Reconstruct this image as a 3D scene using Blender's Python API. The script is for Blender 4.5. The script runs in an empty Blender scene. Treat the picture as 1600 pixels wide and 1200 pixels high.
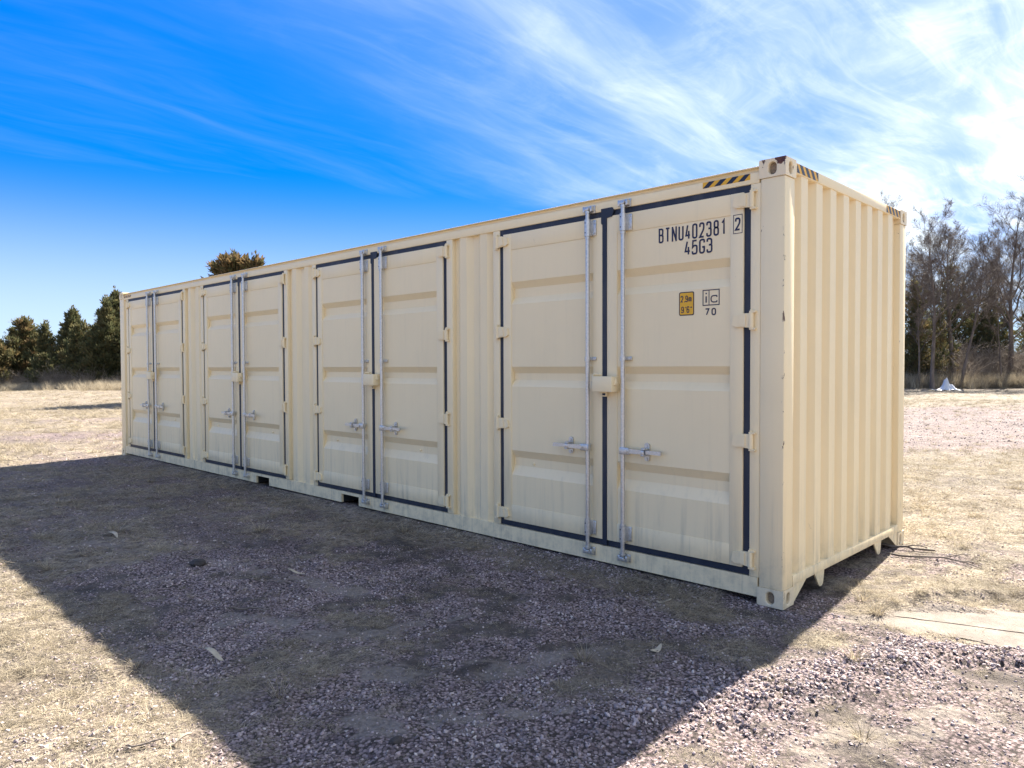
import bpy, bmesh, math, random
import numpy as np
from mathutils import Vector, Matrix

random.seed(7)
RNG = np.random.default_rng(7)
SC = bpy.context.scene
COL = SC.collection

# ------------------------------------------------------------------ camera
cam_data = bpy.data.cameras.new('camera')
cam_data.sensor_width = 36.0
cam_data.lens = 25.886
cam_data.clip_start = 0.05
cam_data.clip_end = 3000
cam = bpy.data.objects.new('camera', cam_data)
COL.objects.link(cam)
CAMP = (2.0256, -4.5698, 1.5720)
cam.matrix_world = Matrix(((0.71692, -0.01493, 0.69699, CAMP[0]),
                           (0.69715, 0.01980, -0.71666, CAMP[1]),
                           (-0.00310, 0.99969, 0.02461, CAMP[2]),
                           (0, 0, 0, 1)))
SC.camera = cam
CF = np.array([-0.69699, 0.71666]); CR = np.array([0.71692, 0.69715])

# ------------------------------------------------------------------ sky, sun, exposure
SKY_COMP = 0.60
SKY_TINT = (0.15, 0.66, 1.30)
SUN_EL = math.radians(41.3)
SUN_AZ = math.radians(-5.75)          # clockwise from +Y
world = bpy.data.worlds.new('World')
SC.world = world
world.use_nodes = True
wt = world.node_tree
wt.nodes.clear()


def wn(kind, **kw):
    n = wt.nodes.new(kind)
    for k, v in kw.items():
        setattr(n, k, v)
    return n


def wl(a, b):
    wt.links.new(a, b)


def wmath(op, a, b=None, clamp=False):
    n = wn('ShaderNodeMath', operation=op, use_clamp=clamp)
    for i, v in enumerate((a, b)):
        if v is None:
            continue
        if isinstance(v, (int, float)):
            n.inputs[i].default_value = v
        else:
            wl(v, n.inputs[i])
    return n.outputs[0]


w_out = wn('ShaderNodeOutputWorld')
w_bg = wn('ShaderNodeBackground')
w_bg.inputs['Strength'].default_value = 0.092
wl(w_bg.outputs[0], w_out.inputs['Surface'])
w_sky = wn('ShaderNodeTexSky', sky_type='NISHITA', sun_disc=False)
w_sky.sun_elevation = SUN_EL
w_sky.sun_rotation = SUN_AZ
w_sky.altitude = 2500
w_sky.air_density = 1.0
w_sky.dust_density = 0.0
w_sky.ozone_density = 2.0
w_hs = wn('ShaderNodeHueSaturation')
w_hs.inputs['Saturation'].default_value = 1.18
# clear dry winter air: the whole dome is evened out by one tone curve, then a little more saturated
w_lum = wn('ShaderNodeRGBToBW'); wl(w_sky.outputs[0], w_lum.inputs[0])
w_inv = wn('ShaderNodeMath', operation='DIVIDE'); w_inv.inputs[0].default_value = 1.0
w_add = wn('ShaderNodeMath', operation='MULTIPLY_ADD'); wl(w_lum.outputs[0], w_add.inputs[0])
w_add.inputs[1].default_value = SKY_COMP; w_add.inputs[2].default_value = 1.0
wl(w_add.outputs[0], w_inv.inputs[1])
w_tone = wn('ShaderNodeVectorMath', operation='SCALE')
wl(w_sky.outputs[0], w_tone.inputs[0]); wl(w_inv.outputs[0], w_tone.inputs['Scale'])
w_tint = wn('ShaderNodeVectorMath', operation='MULTIPLY')
wl(w_tone.outputs[0], w_tint.inputs[0]); w_tint.inputs[1].default_value = SKY_TINT
wl(w_tint.outputs[0], w_hs.inputs['Color'])
# cirrus: streaks drawn out along +Y on a flat layer high above
w_tc = wn('ShaderNodeTexCoord')
w_sep = wn('ShaderNodeSeparateXYZ')
wl(w_tc.outputs['Generated'], w_sep.inputs[0])
zc = wmath('MAXIMUM', w_sep.outputs[2], 0.0)
den = wmath('ADD', zc, 0.06)
px = wmath('DIVIDE', w_sep.outputs[0], den)
py = wmath('DIVIDE', w_sep.outputs[1], den)


def wnoise(sx, sy, off, detail, rough, dist=0.0, rot=0.0):
    c, s = math.cos(rot), math.sin(rot)
    u = wmath('ADD', wmath('MULTIPLY', px, c), wmath('MULTIPLY', py, s))
    v = wmath('SUBTRACT', wmath('MULTIPLY', py, c), wmath('MULTIPLY', px, s))
    cb = wn('ShaderNodeCombineXYZ')
    wl(wmath('MULTIPLY', u, sx), cb.inputs[0])
    wl(wmath('MULTIPLY', v, sy), cb.inputs[1])
    cb.inputs[2].default_value = off
    n = wn('ShaderNodeTexNoise')
    n.inputs['Scale'].default_value = 1.0
    n.inputs['Detail'].default_value = detail
    n.inputs['Roughness'].default_value = rough
    n.inputs['Distortion'].default_value = dist
    wl(cb.outputs[0], n.inputs['Vector'])
    return n.outputs['Fac']


def wramp(x, a, b):
    n = wn('ShaderNodeMapRange', interpolation_type='SMOOTHSTEP')
    n.inputs['From Min'].default_value = a
    n.inputs['From Max'].default_value = b
    wl(x, n.inputs['Value'])
    return n.outputs[0]


warp = wnoise(0.9, 0.5, 5.5, 3, 0.5)
px = wmath('ADD', px, wmath('MULTIPLY', wmath('SUBTRACT', warp, 0.5), 0.55))
streak = wramp(wnoise(2.6, 0.36, 3.7, 10, 0.60, 0.25, 0.08), 0.42, 0.78)
wisps = wramp(wnoise(9.0, 1.5, 9.2, 9, 0.62, 0.5, -0.10), 0.40, 0.80)
puffs = wramp(wnoise(3.2, 2.4, 14.0, 9, 0.66, 0.6, 0.3), 0.45, 0.75)
bank = wramp(wnoise(0.75, 0.45, 21.4, 5, 0.55, 0.4, 0.3), 0.38, 0.66)
# the sheet of cirrus thickens towards the south-east, as it does in view
side = wramp(wmath('ADD', wmath('MULTIPLY', px, 0.95), wmath('MULTIPLY', py, 0.40)), -1.75, 0.75)
cov = wmath('ADD', wmath('MULTIPLY', side, 0.85), wmath('MULTIPLY', bank, 0.07))
cl1 = wmath('MULTIPLY', streak, wmath('ADD', wmath('MULTIPLY', cov, 0.72), 0.012))
cl2 = wmath('MULTIPLY', wisps, wmath('MULTIPLY', cov, 0.38))
cl3 = wmath('MULTIPLY', puffs, wmath('MULTIPLY', side, 0.30))
veil = wmath('MULTIPLY', side, wmath('ADD', wmath('MULTIPLY', bank, 0.30), 0.30))
cloud = wmath('ADD', wmath('ADD', wmath('ADD', cl1, cl2), cl3), veil)
cloud = wmath('MULTIPLY', cloud, wramp(zc, -0.05, 0.12), clamp=True)
haze_low = wmath('MULTIPLY', wramp(wmath('MULTIPLY', zc, -1.0), -0.25, -0.015), 0.58)     # thin bright haze along the horizon
cloud = wmath('MAXIMUM', wmath('MINIMUM', cloud, 0.93), haze_low)
w_mix = wn('ShaderNodeMix', data_type='RGBA')
wl(cloud, w_mix.inputs['Factor'])
wl(w_hs.outputs[0], w_mix.inputs['A'])
w_mix.inputs['B'].default_value = (2.65, 2.9, 3.1, 1)
wl(w_mix.outputs['Result'], w_bg.inputs['Color'])

world.cycles.sampling_method = 'MANUAL'
world.cycles.sample_map_resolution = 512

to_sun = Vector((math.sin(SUN_AZ) * math.cos(SUN_EL), math.cos(SUN_AZ) * math.cos(SUN_EL), math.sin(SUN_EL)))
sun_data = bpy.data.lights.new('sun', 'SUN')
sun_data.energy = 4.8
sun_data.angle = math.radians(0.53)
sun_data.color = (1.0, 0.93, 0.82)
sun = bpy.data.objects.new('sun', sun_data)
sun.rotation_euler = to_sun.to_track_quat('Z', 'Y').to_euler()
sun.location = (0, 0, 30)
COL.objects.link(sun)

SC.view_settings.view_transform = 'Standard'
SC.view_settings.look = 'None'
SC.view_settings.gamma = 1
SC.view_settings.exposure = 2.33
SC.view_settings.use_curve_mapping = False
SC.render.film_transparent = False
SC.cycles.max_bounces = 8
SC.cycles.diffuse_bounces = 4
SC.cycles.transparent_max_bounces = 8
SC.cycles.use_denoising = True

# ------------------------------------------------------------------ materials


class Mat:
    """small node-graph helper"""

    def __init__(self, name):
        self.m = bpy.data.materials.new(name)
        self.m.use_nodes = True
        self.t = self.m.node_tree
        self.t.nodes.clear()
        self.out = self.n('ShaderNodeOutputMaterial')
        self.b = self.n('ShaderNodeBsdfPrincipled')
        self.t.links.new(self.b.outputs[0], self.out.inputs['Surface'])

    def n(self, kind, **kw):
        nd = self.t.nodes.new(kind)
        for k, v in kw.items():
            setattr(nd, k, v)
        return nd

    def l(self, a, b):
        self.t.links.new(a, b)

    def set(self, **kw):
        for k, v in kw.items():
            s = self.b.inputs[k.replace('_', ' ')]
            if hasattr(v, 'is_output'):
                self.l(v, s)
            else:
                s.default_value = v
        return self

    def pos(self):
        return self.n('ShaderNodeNewGeometry').outputs['Position']

    def scale(self, v, s):
        nd = self.n('ShaderNodeVectorMath', operation='MULTIPLY')
        self.l(v, nd.inputs[0])
        nd.inputs[1].default_value = s
        return nd.outputs[0]

    def noise(self, v, s=1.0, detail=4, rough=0.55, dist=0.0, w=0.0):
        nd = self.n('ShaderNodeTexNoise', noise_dimensions='4D')
        nd.inputs['Scale'].default_value = s
        nd.inputs['W'].default_value = w
        nd.inputs['Detail'].default_value = detail
        nd.inputs['Roughness'].default_value = rough
        nd.inputs['Distortion'].default_value = dist
        self.l(v, nd.inputs['Vector'])
        return nd.outputs['Fac']

    def ramp(self, x, a, b, lo=0.0, hi=1.0):
        nd = self.n('ShaderNodeMapRange', interpolation_type='SMOOTHSTEP')
        for k, v in (('From Min', a), ('From Max', b), ('To Min', lo), ('To Max', hi)):
            nd.inputs[k].default_value = v
        self.l(x, nd.inputs['Value'])
        return nd.outputs[0]

    def math(self, op, a, b=None, clamp=False):
        nd = self.n('ShaderNodeMath', operation=op, use_clamp=clamp)
        for i, v in enumerate((a, b)):
            if v is None:
                continue
            if hasattr(v, 'is_output'):
                self.l(v, nd.inputs[i])
            else:
                nd.inputs[i].default_value = v
        return nd.outputs[0]

    def mix(self, f, a, b, mode='MIX'):
        nd = self.n('ShaderNodeMix', data_type='RGBA', blend_type=mode)
        for k, v in (('Factor', f), ('A', a), ('B', b)):
            if hasattr(v, 'is_output'):
                self.l(v, nd.inputs[k])
            else:
                nd.inputs[k].default_value = v if k == 'Factor' else (*v, 1)
        return nd.outputs['Result']

    def bump(self, h, strength=0.3, dist=0.01):
        nd = self.n('ShaderNodeBump')
        nd.inputs['Strength'].default_value = strength
        nd.inputs['Distance'].default_value = dist
        self.l(h, nd.inputs['Height'])
        self.l(nd.outputs[0], self.b.inputs['Normal'])

    def attr(self, name):
        return self.n('ShaderNodeAttribute', attribute_name=name).outputs['Fac']

    def sep(self, v):
        nd = self.n('ShaderNodeSeparateXYZ')
        self.l(v, nd.inputs[0])
        return nd.outputs

    def rand(self):
        return self.n('ShaderNodeObjectInfo').outputs['Random']


def paint_material(name, base, dirt=1.0, chips=0.0):
    m = Mat(name)
    p = m.pos()
    z = m.sep(p)[2]
    broad = m.noise(p, 1.3, 5, 0.6)
    fine = m.noise(p, 35, 3, 0.6)
    c = m.mix(m.ramp(broad, 0.3, 0.75), tuple(x * 0.955 for x in base), base)
    # run-down water streaks and road grime, strongest low down where mud splashed
    st = m.noise(m.scale(p, (22, 22, 0.9)), 1, 5, 0.62)
    st2 = m.noise(m.scale(p, (7, 7, 1.6)), 1, 4, 0.6, w=3)
    lowz = m.ramp(z, 1.05, 0.0)
    g = m.math('MULTIPLY', m.ramp(st, 0.44, 0.68), m.ramp(st2, 0.35, 0.7))
    g = m.math('MULTIPLY', g, m.math('ADD', m.math('MULTIPLY', lowz, 0.46), 0.06))
    splash = m.math('MULTIPLY', m.ramp(m.noise(p, 9, 6, 0.7), 0.4, 0.7), m.ramp(z, 0.42, 0.05))
    g = m.math('MULTIPLY', m.math('ADD', g, m.math('MULTIPLY', splash, 0.42)), dirt, clamp=True)
    c = m.mix(g, c, (0.24, 0.235, 0.19))
    # scattered scuffs
    sc = m.ramp(m.noise(m.scale(p, (9, 9, 3)), 1, 9, 0.75, 1.5, w=7), 0.665, 0.70)
    c = m.mix(m.math('MULTIPLY', sc, 0.25), c, (0.30, 0.25, 0.18))
    if chips:
        ch = m.ramp(m.noise(m.scale(p, (16, 16, 7)), 1, 8, 0.7, 0.6, w=11), 0.70 - chips * 0.1, 0.715 - chips * 0.1)
        xyz = m.sep(p)
        edge = m.math('MAXIMUM', m.math('ABSOLUTE', xyz[0]), m.math('ABSOLUTE', xyz[1]))           # arris of the near corner
        ed = m.ramp(edge, 0.024, 0.004)
        nk = m.noise(m.scale(p, (30, 30, 11)), 1, 6, 0.65, 0.4, w=2)
        ch = m.math('MAXIMUM', ch, m.math('MULTIPLY', ed, m.ramp(nk, 0.60, 0.63)))
        c = m.mix(ch, c, (0.085, 0.035, 0.02))
        line = m.ramp(m.noise(m.scale(p, (60, 60, 0.9)), 1, 4, 0.5, w=21), 0.715, 0.735)
        c = m.mix(m.math('MULTIPLY', line, 0.45), c, (0.22, 0.17, 0.12))
        if chips > 0.9:
            dv = m.n('ShaderNodeVectorMath', operation='DISTANCE')
            m.l(p, dv.inputs[0]); dv.inputs[1].default_value = (-0.03, -0.01, 2.89)
            rs_ = m.math('ADD', m.ramp(dv.outputs['Value'], 0.068, 0.008), m.math('MULTIPLY', m.math('SUBTRACT', m.noise(p, 38, 6, 0.7), 0.5), 1.6))
            c = m.mix(m.ramp(rs_, 0.48, 0.62), c, m.mix(m.ramp(fine, 0.4, 0.6), (0.075, 0.022, 0.012), (0.16, 0.06, 0.025)))
    m.set(Base_Color=c, Roughness=m.ramp(fine, 0.3, 0.7, 0.38, 0.52))
    m.b.inputs['Specular IOR Level'].default_value = 0.4
    m.bump(m.math('ADD', m.math('MULTIPLY', broad, 1.0), m.math('MULTIPLY', fine, 0.02)), 0.30, 0.016)
    return m.m


CREAM = (0.88, 0.725, 0.455)
M_PAINT = paint_material('cream_paint', CREAM)
M_POST = paint_material('cream_paint_scuffed', CREAM, 1.0, 0.35)
M_CAST = paint_material('cream_paint_chipped', (0.83, 0.69, 0.46), 0.9, 1.0)

m = Mat('galvanised_steel')
p = m.pos()
sp = m.noise(p, 60, 4, 0.6)
m.set(Base_Color=m.mix(m.ramp(sp, 0.35, 0.7), (0.52, 0.515, 0.50), (0.68, 0.67, 0.65)), Metallic=0.85,
      Roughness=m.ramp(sp, 0.3, 0.7, 0.34, 0.52))
M_ZINC = m.m

m = Mat('rubber_gasket')
p = m.pos()
du = m.noise(m.scale(p, (6, 6, 2)), 1, 6, 0.65)
m.set(Base_Color=m.mix(m.ramp(du, 0.45, 0.8), (0.012, 0.018, 0.035), (0.05, 0.055, 0.065)), Roughness=0.55)
M_RUBBER = m.m


def plain(name, col, rough=0.5, var=0.12, s=20):
    m = Mat(name)
    f = m.noise(m.pos(), s, 4, 0.6)
    m.set(Base_Color=m.mix(m.ramp(f, 0.3, 0.7), tuple(c * (1 - var) for c in col), col), Roughness=rough)
    return m.m


M_INK = plain('navy_lettering', (0.012, 0.014, 0.05), 0.5)
M_YELLOW = plain('yellow_film', (0.80, 0.42, 0.015), 0.4)
M_BLACKFILM = plain('dark_film', (0.015, 0.017, 0.03), 0.4)
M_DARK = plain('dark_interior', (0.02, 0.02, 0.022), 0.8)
M_RUSTY = plain('rusty_bolt', (0.34, 0.25, 0.16), 0.7, 0.5, 90)

# ------------------------------------------------------------------ mesh helpers


class MB:
    def __init__(self):
        self.v = []
        self.f = []

    def quad(self, *pts):
        i = len(self.v)
        self.v += [tuple(p) for p in pts]
        self.f.append(tuple(range(i, i + len(pts))))
        return self

    def box(self, x0, x1, y0, y1, z0, z1, bev=0.0):
        if bev <= 0:
            i = len(self.v)
            self.v += [(x, y, z) for z in (z0, z1) for y in (y0, y1) for x in (x0, x1)]
            for f in ((0, 1, 3, 2), (4, 6, 7, 5), (0, 4, 5, 1), (2, 3, 7, 6), (0, 2, 6, 4), (1, 5, 7, 3)):
                self.f.append(tuple(i + k for k in f))
            return self
        bm = bmesh.new()
        bmesh.ops.create_cube(bm, size=1)
        for v in bm.verts:
            v.co = ((x0 + x1) / 2 + v.co.x * (x1 - x0), (y0 + y1) / 2 + v.co.y * (y1 - y0), (z0 + z1) / 2 + v.co.z * (z1 - z0))
        bmesh.ops.bevel(bm, geom=bm.edges[:], offset=bev, segments=2, affect='EDGES', profile=0.5)
        return self.addbm(bm)

    def addbm(self, bm):
        i = len(self.v)
        bm.verts.index_update()
        self.v += [tuple(v.co) for v in bm.verts]
        self.f += [tuple(i + v.index for v in f.verts) for f in bm.faces]
        bm.free()
        return self

    def cyl(self, a, b, r, n=10, r2=None, caps=True):
        a = Vector(a); b = Vector(b)
        r2 = r if r2 is None else r2
        d = (b - a).normalized()
        u = d.orthogonal().normalized()
        w = d.cross(u)
        i = len(self.v)
        for p, rr in ((a, r), (b, r2)):
            for k in range(n):
                t = 2 * math.pi * k / n
                self.v.append(tuple(p + u * (rr * math.cos(t)) + w * (rr * math.sin(t))))
        for k in range(n):
            k2 = (k + 1) % n
            self.f.append((i + k, i + k2, i + n + k2, i + n + k))
        if caps:
            self.f.append(tuple(i + k for k in range(n))[::-1])
            self.f.append(tuple(i + n + k for k in range(n)))
        return self

    def prism(self, poly, axis, a, b):
        """closed polygon extruded along an axis ('x','y','z'); poly in the two other axes, in order"""
        def pt(p, t):
            return {'x': (t, p[0], p[1]), 'y': (p[0], t, p[1]), 'z': (p[0], p[1], t)}[axis]
        i = len(self.v); n = len(poly)
        self.v += [pt(p, a) for p in poly] + [pt(p, b) for p in poly]
        for k in range(n):
            k2 = (k + 1) % n
            self.f.append((i + k, i + k2, i + n + k2, i + n + k))
        self.f.append(tuple(range(i, i + n))[::-1])
        self.f.append(tuple(range(i + n, i + 2 * n)))
        return self

    def sheet(self, prof, axis, a, b):
        """open profile extruded along an axis"""
        def pt(p, t):
            return {'x': (t, p[0], p[1]), 'y': (p[0], t, p[1]), 'z': (p[0], p[1], t)}[axis]
        i = len(self.v); n = len(prof)
        self.v += [pt(p, a) for p in prof] + [pt(p, b) for p in prof]
        for k in range(n - 1):
            self.f.append((i + k, i + k + 1, i + n + k + 1, i + n + k))
        return self

    def build(self, name, mat, parent=None, smooth=None, loc=None):
        me = bpy.data.meshes.new(name)
        me.from_pydata(self.v, [], self.f)
        bm = bmesh.new(); bm.from_mesh(me)
        bmesh.ops.recalc_face_normals(bm, faces=bm.faces)
        if smooth:
            for f in bm.faces:
                f.smooth = True
            for e in bm.edges:
                if len(e.link_faces) == 2 and e.calc_face_angle(0) > smooth:
                    e.smooth = False
        bm.to_mesh(me); bm.free()
        me.materials.append(mat)
        o = bpy.data.objects.new(name, me)
        COL.objects.link(o)
        if parent:
            o.parent = parent
        if loc:
            o.location = loc
        return o


def empty(name, loc=(0, 0, 0)):
    o = bpy.data.objects.new(name, None)
    o.location = loc
    o.empty_display_size = 0.2
    COL.objects.link(o)
    return o


def tag(o, label=None, cat=None, group=None, kind=None):
    for k, v in (('label', label), ('category', cat), ('group', group), ('kind', kind)):
        if v:
            o[k] = v
    return o


def copy_tree(o, parent=None):
    c = o.copy()
    COL.objects.link(c)
    c.parent = parent
    for ch in list(o.children):
        copy_tree(ch, c)
    return c


# ------------------------------------------------------------------ numpy noise
_P = np.random.default_rng(99).random((256, 256))


def vnoise(x, y):
    xi = np.floor(x).astype(int); yi = np.floor(y).astype(int)
    fx = x - xi; fy = y - yi
    fx = fx * fx * fx * (fx * (fx * 6 - 15) + 10); fy = fy * fy * fy * (fy * (fy * 6 - 15) + 10)
    a = _P[xi & 255, yi & 255]; b = _P[(xi + 1) & 255, yi & 255]
    c = _P[xi & 255, (yi + 1) & 255]; d = _P[(xi + 1) & 255, (yi + 1) & 255]
    return (a * (1 - fx) + b * fx) * (1 - fy) + (c * (1 - fx) + d * fx) * fy


def fbm(x, y, o=4, g=0.5):
    s = 0; a = 1; t = 0
    for k in range(o):
        ca, sa = math.cos(0.7 * k), math.sin(0.7 * k)
        s = s + a * vnoise((x * ca - y * sa) * 2.03 ** k + 17.3 * k, (x * sa + y * ca) * 2.03 ** k + 5.1 * k)
        t += a; a *= g
    return s / t


def smooth(x, a, b):
    t = np.clip((x - a) / (b - a), 0, 1)
    return t * t * (3 - 2 * t)


def blob(x, y, cx, cy, r, e=1.0, ang=0.0):
    c, s = math.cos(ang), math.sin(ang)
    u = (x - cx) * c + (y - cy) * s; v = -(x - cx) * s + (y - cy) * c
    w = 0.25 * (fbm(x * 3 + cx, y * 3 + cy, 3) - 0.5) * 2
    return np.clip(1.15 - np.sqrt((u / (r * e)) ** 2 + (v / r) ** 2) + w, 0, 1) ** 0.8


def segdist(x, y, pts):
    d = np.full(np.shape(x), 1e9)
    for (ax, ay), (bx, by) in zip(pts[:-1], pts[1:]):
        vx, vy = bx - ax, by - ay
        t = np.clip(((x - ax) * vx + (y - ay) * vy) / (vx * vx + vy * vy), 0, 1)
        d = np.minimum(d, np.hypot(x - ax - t * vx, y - ay - t * vy))
    return d


RIDGE = [(0.18, -1.98), (0.40, -1.42), (0.62, -0.95), (0.84, -0.16), (1.3, 0.1), (2.2, 0.35)]
PAD = [(0.30, 0.02), (0.62, 0.70), (1.06, 1.03), (3.6, 2.3), (4.6, 1.2), (1.9, 0.42), (0.95, 0.30), (0.62, 0.12)]


def inpoly(x, y, poly):
    r = np.zeros(np.shape(x), bool)
    n = len(poly)
    for i in range(n):
        (x0, y0), (x1, y1) = poly[i], poly[(i + 1) % n]
        c = ((y0 > y) != (y1 > y)) & (x < (x1 - x0) * (y - y0) / ((y1 - y0) + 1e-12) + x0)
        r ^= c
    return r


def fields(x, y):
    """cover of the ground: gravel, grass, dust in 0..1"""
    dp = (x - CAMP[0]) * CF[0] + (y - CAMP[1]) * CF[1]
    n1 = fbm(x * 0.55, y * 0.55, 4); n2 = fbm(x * 1.3 + 40, y * 1.3 + 9, 4); n3 = fbm(x * 0.9 + 7, y * 0.9 + 70, 4)
    mx = fbm(x * 4.1 + 11, y * 4.1 + 23, 4, 0.6)
    gravel = smooth(n1 * 0.55 + mx * 0.45, 0.40, 0.60) * 0.70 + 0.18
    grass = smooth(n2 * 0.6 + (1 - mx) * 0.4, 0.42, 0.60) * 0.70 + 0.12
    dust = smooth(n3 * 0.5 + mx * 0.5, 0.52, 0.66) * 0.6
    core_ = smooth(x, -4.2, -2.2) * smooth(y, -3.6, -2.9) * smooth(-y, 0.15, 0.7)
    grass = grass * (1 - 0.30 * core_); gravel = np.maximum(gravel, core_ * (0.15 + 0.55 * smooth(mx, 0.38, 0.62)))
    # trodden strip of gravel in front of the doors, straw to its left
    strawl = smooth(-y, 2.7, 3.4) * smooth(-x, 0.2, 1.4)
    grass = np.maximum(grass, strawl * (0.62 + 0.38 * n2)); gravel = gravel * (1 - 0.25 * strawl); dust *= 1 - 0.8 * strawl
    lft = smooth(-x, 2.6, 5.0) * smooth(-y, -0.2, 0.5)
    grass = np.maximum(grass, lft * (0.15 + 0.65 * n2)); gravel = np.maximum(gravel, lft * (0.25 + 0.5 * mx))
    front = smooth(y, -0.75, -0.25) * smooth(-y, -0.1, 0.05) * smooth(-x, 0.2, 0.8)
    grass = np.maximum(grass, front * (0.4 + 0.6 * n2))
    for a in ((-0.29, -2.6, 0.75, 1.6, 0.75), (0.115, -1.32, 0.34, 1.3, 0.9), (-0.55, -0.8, 0.38, 1.5, 0.6), (1.25, -0.9, 0.45, 1.4, 0.9),
              (-0.9, -1.1, 0.3, 1.5, 0.5)):
        b = blob(x, y, *a); gravel = np.maximum(gravel, b); grass = grass * (1 - 0.85 * b); dust = dust * (1 - b)
    # packed dusty wheel tracks, broken up
    trk = np.zeros(np.shape(x))
    for line, wd in (([(-5.2, -2.5), (-3.4, -1.9), (-2.4, -1.62)], 0.16), ([(-2.6, -2.55), (-1.7, -2.2), (-1.4, -1.6)], 0.17), ([(-1.1, -2.35), (-0.66, -1.86), (-0.42, -1.35)], 0.15),
                     ([(-0.7, -2.75), (-0.2, -2.2), (0.3, -1.86), (0.5, -1.55)], 0.16), ([(0.75, -1.9), (1.05, -1.1), (1.3, -0.55)], 0.2), ([(1.5, -0.75), (2.4, -0.1)], 0.2)):
        trk = np.maximum(trk, 1.25 - segdist(x, y, line) / wd * (0.7 + 0.6 * n2))
    b = np.clip(trk, 0, 1) * smooth(fbm(x * 7 + 3, y * 7 + 1, 5, 0.65), 0.38, 0.60)
    dust = np.maximum(dust * 0.5, b); grass = grass * (1 - 0.7 * b); gravel = gravel * (1 - 0.45 * b)
    for a in ((0.40, -0.38, 0.22, 1.3, 0.8), (0.10, -0.86, 0.24, 1.4, 0.8), (0.5, 0.35, 0.16, 1.3, 0.5), (-0.4, -0.45, 0.22, 1.6, 0.2)):
        b = blob(x, y, *a); grass = np.maximum(grass, b); gravel = gravel * (1 - 0.6 * b); dust = dust * (1 - b)
    rd = smooth(-segdist(x, y, RIDGE), -0.27, -0.10)
    gravel = np.maximum(gravel, rd); grass = grass * (1 - 0.9 * rd); dust = dust * (1 - rd)
    # meadow behind and beyond
    far = np.maximum(smooth(y, 1.6, 3.6), smooth(-x, 12.5, 15.0))
    grass = grass * (1 - far) + far * (0.55 + 0.5 * smooth(n2, 0.3, 0.6))
    gravel = gravel * (1 - far * 0.55); dust = dust * (1 - 0.6 * far)
    road = smooth(dp + 2.5 * (n1 - 0.5), 11.5, 14.5) * smooth(-dp + 5 * (n3 - 0.5), -30, -24) * smooth(x, -12, -7)
    road = np.maximum(road, blob(x, y, -16.7, 0.9, 2.2, 2.0, 0.8) * 0.8)
    road = np.maximum(road, blob(x, y, -22, 3.0, 2.0, 2.5, 0.8) * 0.6)
    tr = smooth(n2, 0.35, 0.6)
    gravel = np.maximum(gravel, road * (0.75 + 0.25 * tr)); grass = grass * (1 - road * (0.68 + 0.28 * tr)); dust = np.maximum(dust, road * 0.35)
    pad = inpoly(x, y, PAD)
    gravel = np.where(pad, np.maximum(gravel * 0.5, 0.22), gravel); grass = np.where(pad, grass * 0.15, grass); dust = np.where(pad, 1.0, dust)
    return np.clip(gravel, 0, 1), np.clip(grass, 0, 1), np.clip(dust, 0, 1)


def height(x, y):
    d = np.hypot(x - CAMP[0], y - CAMP[1])
    h = 0.05 * (fbm(x * 0.5 + 3, y * 0.5, 3) - 0.5) + 0.030 * (fbm(x * 2.2, y * 2.2 + 31, 4) - 0.5)
    h = h + smooth(d, 12, 40) * 0.5 * (fbm(x * 0.06 + 9, y * 0.06 + 4, 3) - 0.5)
    h = h + (0.030 * (fbm(x * 9, y * 9, 3) - 0.5) + 0.040 * (fbm(x * 3.7 + 8, y * 3.7 + 3, 3) - 0.5)) * smooth(-d, -16, -8)
    h = h + 0.040 * np.exp(-(segdist(x, y, RIDGE) / 0.15) ** 2) * (0.6 + 0.8 * fbm(x * 4, y * 4, 2))
    # low bank of clods beyond the pad
    h = h + 0.07 * np.exp(-(segdist(x, y, [(0.45, 0.62), (0.75, 1.15), (1.2, 1.6), (2.4, 2.3)]) / 0.10) ** 2) * fbm(x * 6 + 2, y * 6, 3)
    # ground settles level under the container and heaps a little against the rail
    inside = smooth(x, -12.9, -12.3) * smooth(-x, -0.5, -0.05) * smooth(y, -0.5, -0.08) * smooth(-y, -3.0, -2.55)
    h = h * (1 - inside) - 0.004 * inside
    h = h + 0.036 * np.exp(-((y - 0.06) / 0.17) ** 2) * smooth(x, -12.1, -11.6) * smooth(-x, 0.22, 0.55) * (0.75 + 0.5 * fbm(x * 2, y * 2, 2))
    e = segdist(x, y, PAD + PAD[:1])
    core = smooth(np.where(inpoly(x, y, PAD), e, -e) + 0.20 * (fbm(x * 4 + 5, y * 4 + 2, 4) - 0.5), -0.02, 0.10)
    return h * (1 - core) + core * (-0.012)


# ------------------------------------------------------------------ ground
def axis_lines(c, lo, hi, fine, half, growth):
    out = [c]
    for sgn, lim in ((1, hi), (-1, lo)):
        p = c; s = fine; seq = []
        while (p - lim) * sgn < 0:
            if abs(p - c) > half:
                s *= growth
            p = p + sgn * s; seq.append(p)
        out = (out + seq) if sgn > 0 else (seq[::-1] + out)
    return np.array(out)


gx = axis_lines(-0.6, -900, 900, 0.034, 4.2, 1.045)
gy = axis_lines(-1.6, -900, 900, 0.034, 3.0, 1.045)
X, Y = np.meshgrid(gx, gy)
Z = height(X, Y)
nx, ny = len(gx), len(gy)
co = np.stack([X.ravel(), Y.ravel(), Z.ravel()], 1)
ii = np.arange(nx * ny).reshape(ny, nx)
quads = np.stack([ii[:-1, :-1], ii[:-1, 1:], ii[1:, 1:], ii[1:, :-1]], -1).reshape(-1, 4)


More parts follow.
